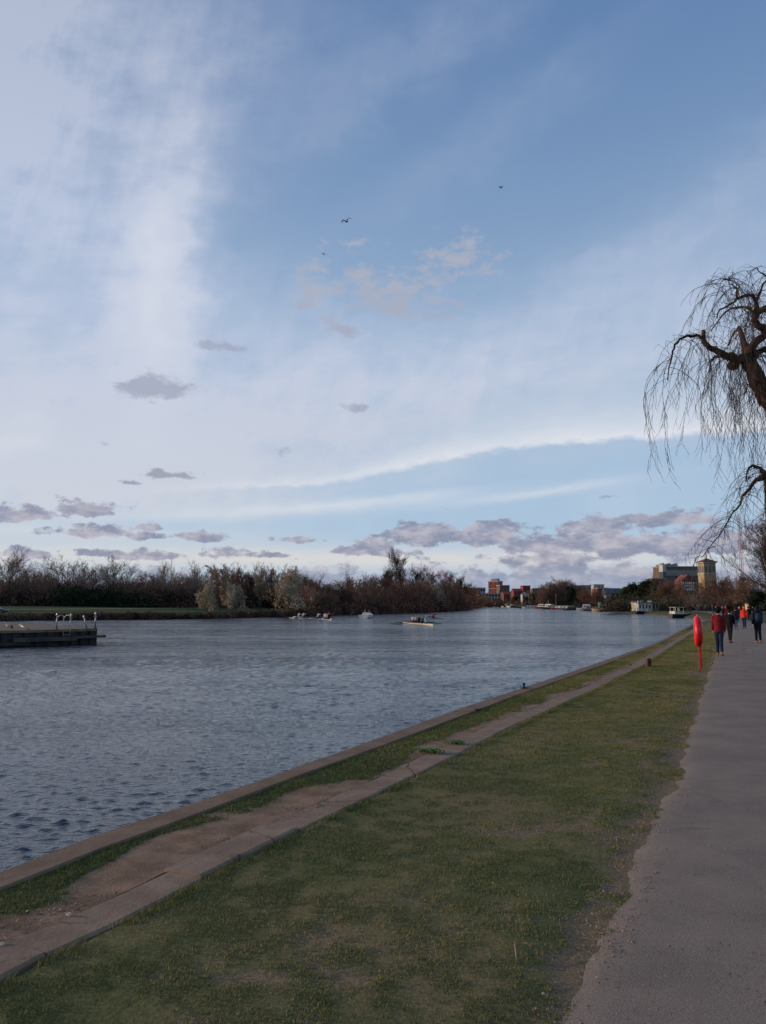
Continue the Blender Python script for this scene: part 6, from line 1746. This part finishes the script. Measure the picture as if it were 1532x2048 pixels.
# ================================================================== weeping tree at the right edge
TW = 20.0
M_wbark = mat('furrowed brown bark', srgb(104, 82, 60), .95, srgb(50, 38, 30), scale=3.5, bump=.8, bscale=14, spec=.1, stretch=(1, 1, .35))
M_wtwig = mat('dark hanging twigs', srgb(66, 54, 52), .85, srgb(44, 36, 38), scale=2)
wt_base = at(1745, 1206, TW); WT = empty('weeping_tree', (wt_base.x, TW, -.12), 0, 'bare weeping tree with twisted limbs and long hanging twigs, leaning in from the right', 'tree')
WO = Vector((wt_base.x, TW, -.12))
def wp3(px, py, dy=0): return at(px, py, TW + dy) - WO
W2 = lambda w: w / F * TW / 2
limbs = [
    ([(1745, 1372, 0), (1742, 1250, 0), (1735, 1130, .1), (1715, 1010, .1), (1660, 915, 0), (1590, 850, -.1), (1532, 793, -.1), (1516, 765, -.1), (1506, 738, -.1), (1497, 718, -.1)], [80, 70, 66, 58, 48, 42, 37, 34, 31, 28]),
    ([(1497, 718, -.1), (1475, 719, -.15), (1452, 712, -.2), (1429, 699, -.3), (1413, 689, -.35), (1407, 676, -.4), (1406, 660, -.4)], [28, 22, 19, 17, 15, 12, 9]),
    ([(1410, 684, -.36), (1402, 676, -.4), (1391, 671, -.4), (1375, 671, -.45), (1359, 678, -.5), (1349, 690, -.5), (1345, 703, -.5), (1343, 717, -.55), (1338, 733, -.55), (1335, 760, -.6)], [9, 8, 7, 6.5, 6, 5.5, 5, 4, 3.5, 3]),
    ([(1480, 718, .1), (1465, 706, .2), (1447, 711, .3), (1430, 712, .35), (1421, 724, .4), (1418, 745, .4)], [12, 10, 9, 7, 5, 3]),
    ([(1494, 715, .1), (1490, 692, .3), (1484, 671, .4), (1478, 655, .6), (1470, 662, .8), (1458, 690, 1.0)], [22, 18, 14, 10, 6, 3]),
    ([(1498, 716, 0), (1503, 695, .2), (1516, 680, .3), (1532, 668, .4), (1560, 655, .5), (1600, 650, .6)], [26, 22, 20, 20, 18, 10]),
    ([(1532, 668, .4), (1526, 655, .2), (1514, 650, .1), (1507, 640, 0), (1514, 626, -.1), (1532, 616, -.2), (1560, 606, -.2)], [18, 20, 18, 17, 16, 16, 12]),
    ([(1514, 626, -.1), (1512, 604, -.1), (1505, 590, -.2), (1490, 591, -.4), (1473, 598, -.6), (1459, 609, -.8), (1440, 619, -.9), (1434, 636, -1)], [12, 10, 9, 8, 6, 5, 4, 3]),
    ([(1514, 636, .1), (1500, 618, .4), (1482, 614, .7), (1460, 618, .9), (1442, 634, 1.0), (1428, 653, 1.1), (1421, 662, 1.1)], [10, 8, 7, 5, 4, 3, 2.5]),
    ([(1474, 598, -.6), (1474, 577, -.6), (1465, 570, -.6), (1457, 561, -.6), (1446, 557, -.7), (1425, 561, -.8), (1404, 573, -.9)], [5, 4, 3, 2.5, 2, 1.5, 1]),
    ([(1457, 561, -.6), (1462, 551, -.6), (1471, 547, -.6)], [2, 1.5, 1]), ([(1448, 557, -.7), (1440, 572, -.7), (1432, 592, -.7)], [1.5, 1, 1]),
    ([(1532, 552, 0), (1521, 545, 0), (1514, 535, 0), (1508, 538, 0), (1493, 543, 0)], [4, 3, 2, 1.5, 1]),
    ([(1512, 604, .2), (1522, 580, .3), (1532, 562, .3), (1550, 552, .3)], [8, 6, 5, 4]),
    ([(1560, 655, .5), (1570, 620, .5), (1560, 585, .5), (1545, 570, .6)], [14, 11, 8, 5]),
    ([(1532, 699, .2), (1515, 705, .3), (1500, 716, .2)], [14, 14, 14]),
    ([(1580, 845, 0), (1548, 800, .3), (1510, 775, .5), (1495, 768, .6), (1488, 790, .6)], [8, 6, 6, 4, 3]),
    ([(1500, 758, -.2), (1512, 775, -.3), (1517, 795, -.3), (1519, 812, -.3)], [7, 5, 4, 3]),
    # lower cluster
    ([(1725, 1050, -.2), (1650, 985, -.4), (1590, 955, -.5), (1545, 948, -.6), (1529, 950, -.6), (1520, 936, -.6), (1506, 931, -.6), (1495, 941, -.6), (1492, 963, -.6)], [40, 30, 24, 20, 16, 9, 7, 5, 3]),
    ([(1532, 948, -.6), (1512, 960, -.7), (1499, 978, -.8), (1484, 992, -.9), (1480, 1010, -.9), (1466, 1024, -1), (1445, 1061, -1.1), (1425, 1087, -1.2), (1403, 1115, -1.3)], [15, 11, 8, 6, 5, 4, 3, 2, 1]),
    ([(1530, 950, -.5), (1531, 990, -.4), (1532, 1030, -.4), (1533, 1075, -.4)], [7, 5, 3, 2]),
    ([(1600, 960, 0), (1565, 1000, .3), (1548, 1050, .5)], [14, 8, 4]),
]
tk = MB(); lb_ = MB(); starts = []
for li, (pts, ws) in enumerate(limbs):
    P3 = [wp3(*p_) for p_ in pts]
    # subdivide with a slight kink so no limb is a clean curve
    r = random.Random(li); Q = []; W = []
    for k in range(len(P3) - 1):
        for u in (0, .5):
            q = P3[k].lerp(P3[k + 1], u)
            if u: q = q + Vector((r.gauss(0, .02), r.gauss(0, .02), r.gauss(0, .02)))
            Q.append(q); W.append(W2(ws[k] + (ws[k + 1] - ws[k]) * u) * (1 + r.uniform(-.08, .08)))
    Q.append(P3[-1]); W.append(W2(ws[-1]))
    W = [max(.007, w) for w in W]
    if li > 0: W = [max(.007, w * (.78 if k > 1 else .95)) for k, w in enumerate(W)]
    if li == 0: tk.tube(Q, W, 10)
    else:
        ml = MB().tube(Q, W, 10)
        ml.build('limb', M_wbark, WT, smooth=True)
    if li > 0:
        for k in range(len(Q) - 1): starts.append((Q[k], Q[k + 1], W[k]))
tk.tube([wp3(1745, 1380, 0), wp3(1745, 1350, 0)], [.62, .45], 14)
tk.build('trunk', M_wbark, WT, smooth=True)
MB().ball(wp3(1466, 731, 0), (.15, .15, .13), 10, 8).build('burl', M_wbark, WT, smooth=True)
# extra limbs that mirror the traced ones to the back and the right so the crown is round
mbx = MB(); r = random.Random(99)
for li in (1, 2, 5, 7, 8, 4, 6):
    for ang in (r.uniform(70, 120), r.uniform(170, 230)):
        pts, ws = limbs[li]; c0 = wp3(1640, 800, 0)
        Rm = Matrix.Rotation(R(ang), 3, 'Z')
        Q = [c0 + Rm @ (wp3(*p_) - c0) for p_ in pts]
        Q = [Vector((q.x, q.y, q.z + r.gauss(0, .03))) for q in Q]
        mbx = MB().tube(Q, [max(.008, W2(w) * .55) for w in ws], 7)
        mbx.build('limb', M_wbark, WT, smooth=True)
        for k in range(len(Q) - 1): starts.append((Q[k], Q[k + 1], W2(ws[k])))
# hanging twigs
segs = []
r = random.Random(31)
def screen_x(p): q = p + WO; return 766 + F * q.x / q.y
def screen_y(p):
    q = p + WO; el = math.atan2(q.z - EYE, q.y); return 1024 - F * math.tan(el - TH)
def strand(p, d, L, rad, lv):
    n = max(3, int(L / .13)); q = p.copy(); dd = d.copy()
    st = L / n; kink = .12 if lv == 0 else .10
    for k in range(n):
        dd = (dd + Vector((r.gauss(0, kink), r.gauss(0, kink), -.22 if lv == 0 else -.10))).normalized()
        if screen_x(q) < 1302 and screen_y(q) < 1000 and dd.x < .05: dd = Vector((.12, dd.y, -abs(dd.z) - .2)).normalized()
        q2 = q + dd * st
        ra = rad * (1 - .6 * k / n); segs.append((*q, *q2, ra, ra * .93)); q = q2
        if lv < 2 and k >= 1 and r.random() < (.55 if lv == 0 else .35):
            a = r.random() * 6.28; side = Vector((math.cos(a), math.sin(a), -.9)).normalized()
            strand(q, (dd * .6 + side * .8).normalized(), min(L * .45, r.uniform(.12, .55)), rad * .72, lv + 1)
wts = [max(.15, (b_ - a).length) for a, b_, w in starts]
for _ in range(620):
    a, b_, w = r.choices(starts, wts)[0]
    p = a.lerp(b_, r.random())
    sx_ = screen_x(p); sy_ = screen_y(p)
    ang = r.random() * 6.28
    up = r.uniform(-.3, .35)
    d = Vector((math.cos(ang), math.sin(ang), up)).normalized()
    if sx_ < 1560 and sy_ < 900:
        end = float(np.interp(sx_, [1300, 1335, 1370, 1400, 1440, 1480, 1560], [880, 930, 960, 930, 900, 960, 1000])) + r.gauss(-30, 60)
        L = max(.35, (end - sy_) / F * TW * .95)
        if sy_ < 650: L = r.choice((r.uniform(.4, 1.2), r.uniform(.4, 1.2), L * .7))
        L = min(L, 3.8)
    elif sy_ >= 900: L = r.uniform(.5, 1.9)
    else: L = r.uniform(.8, 3.0)
    strand(p, d, L, r.uniform(.005, .0085), 0)
# short spiky twigs everywhere along the limbs
for _ in range(1000):
    a, b_, w = r.choices(starts, wts)[0]; p = a.lerp(b_, r.random()); ang = r.random() * 6.28
    strand(p, Vector((math.cos(ang), math.sin(ang), r.uniform(-.2, 1.0))).normalized(), r.uniform(.12, .5), r.uniform(.004, .006), 1)
o = tubes_np('twigs', segs, M_wtwig, WT, 3)
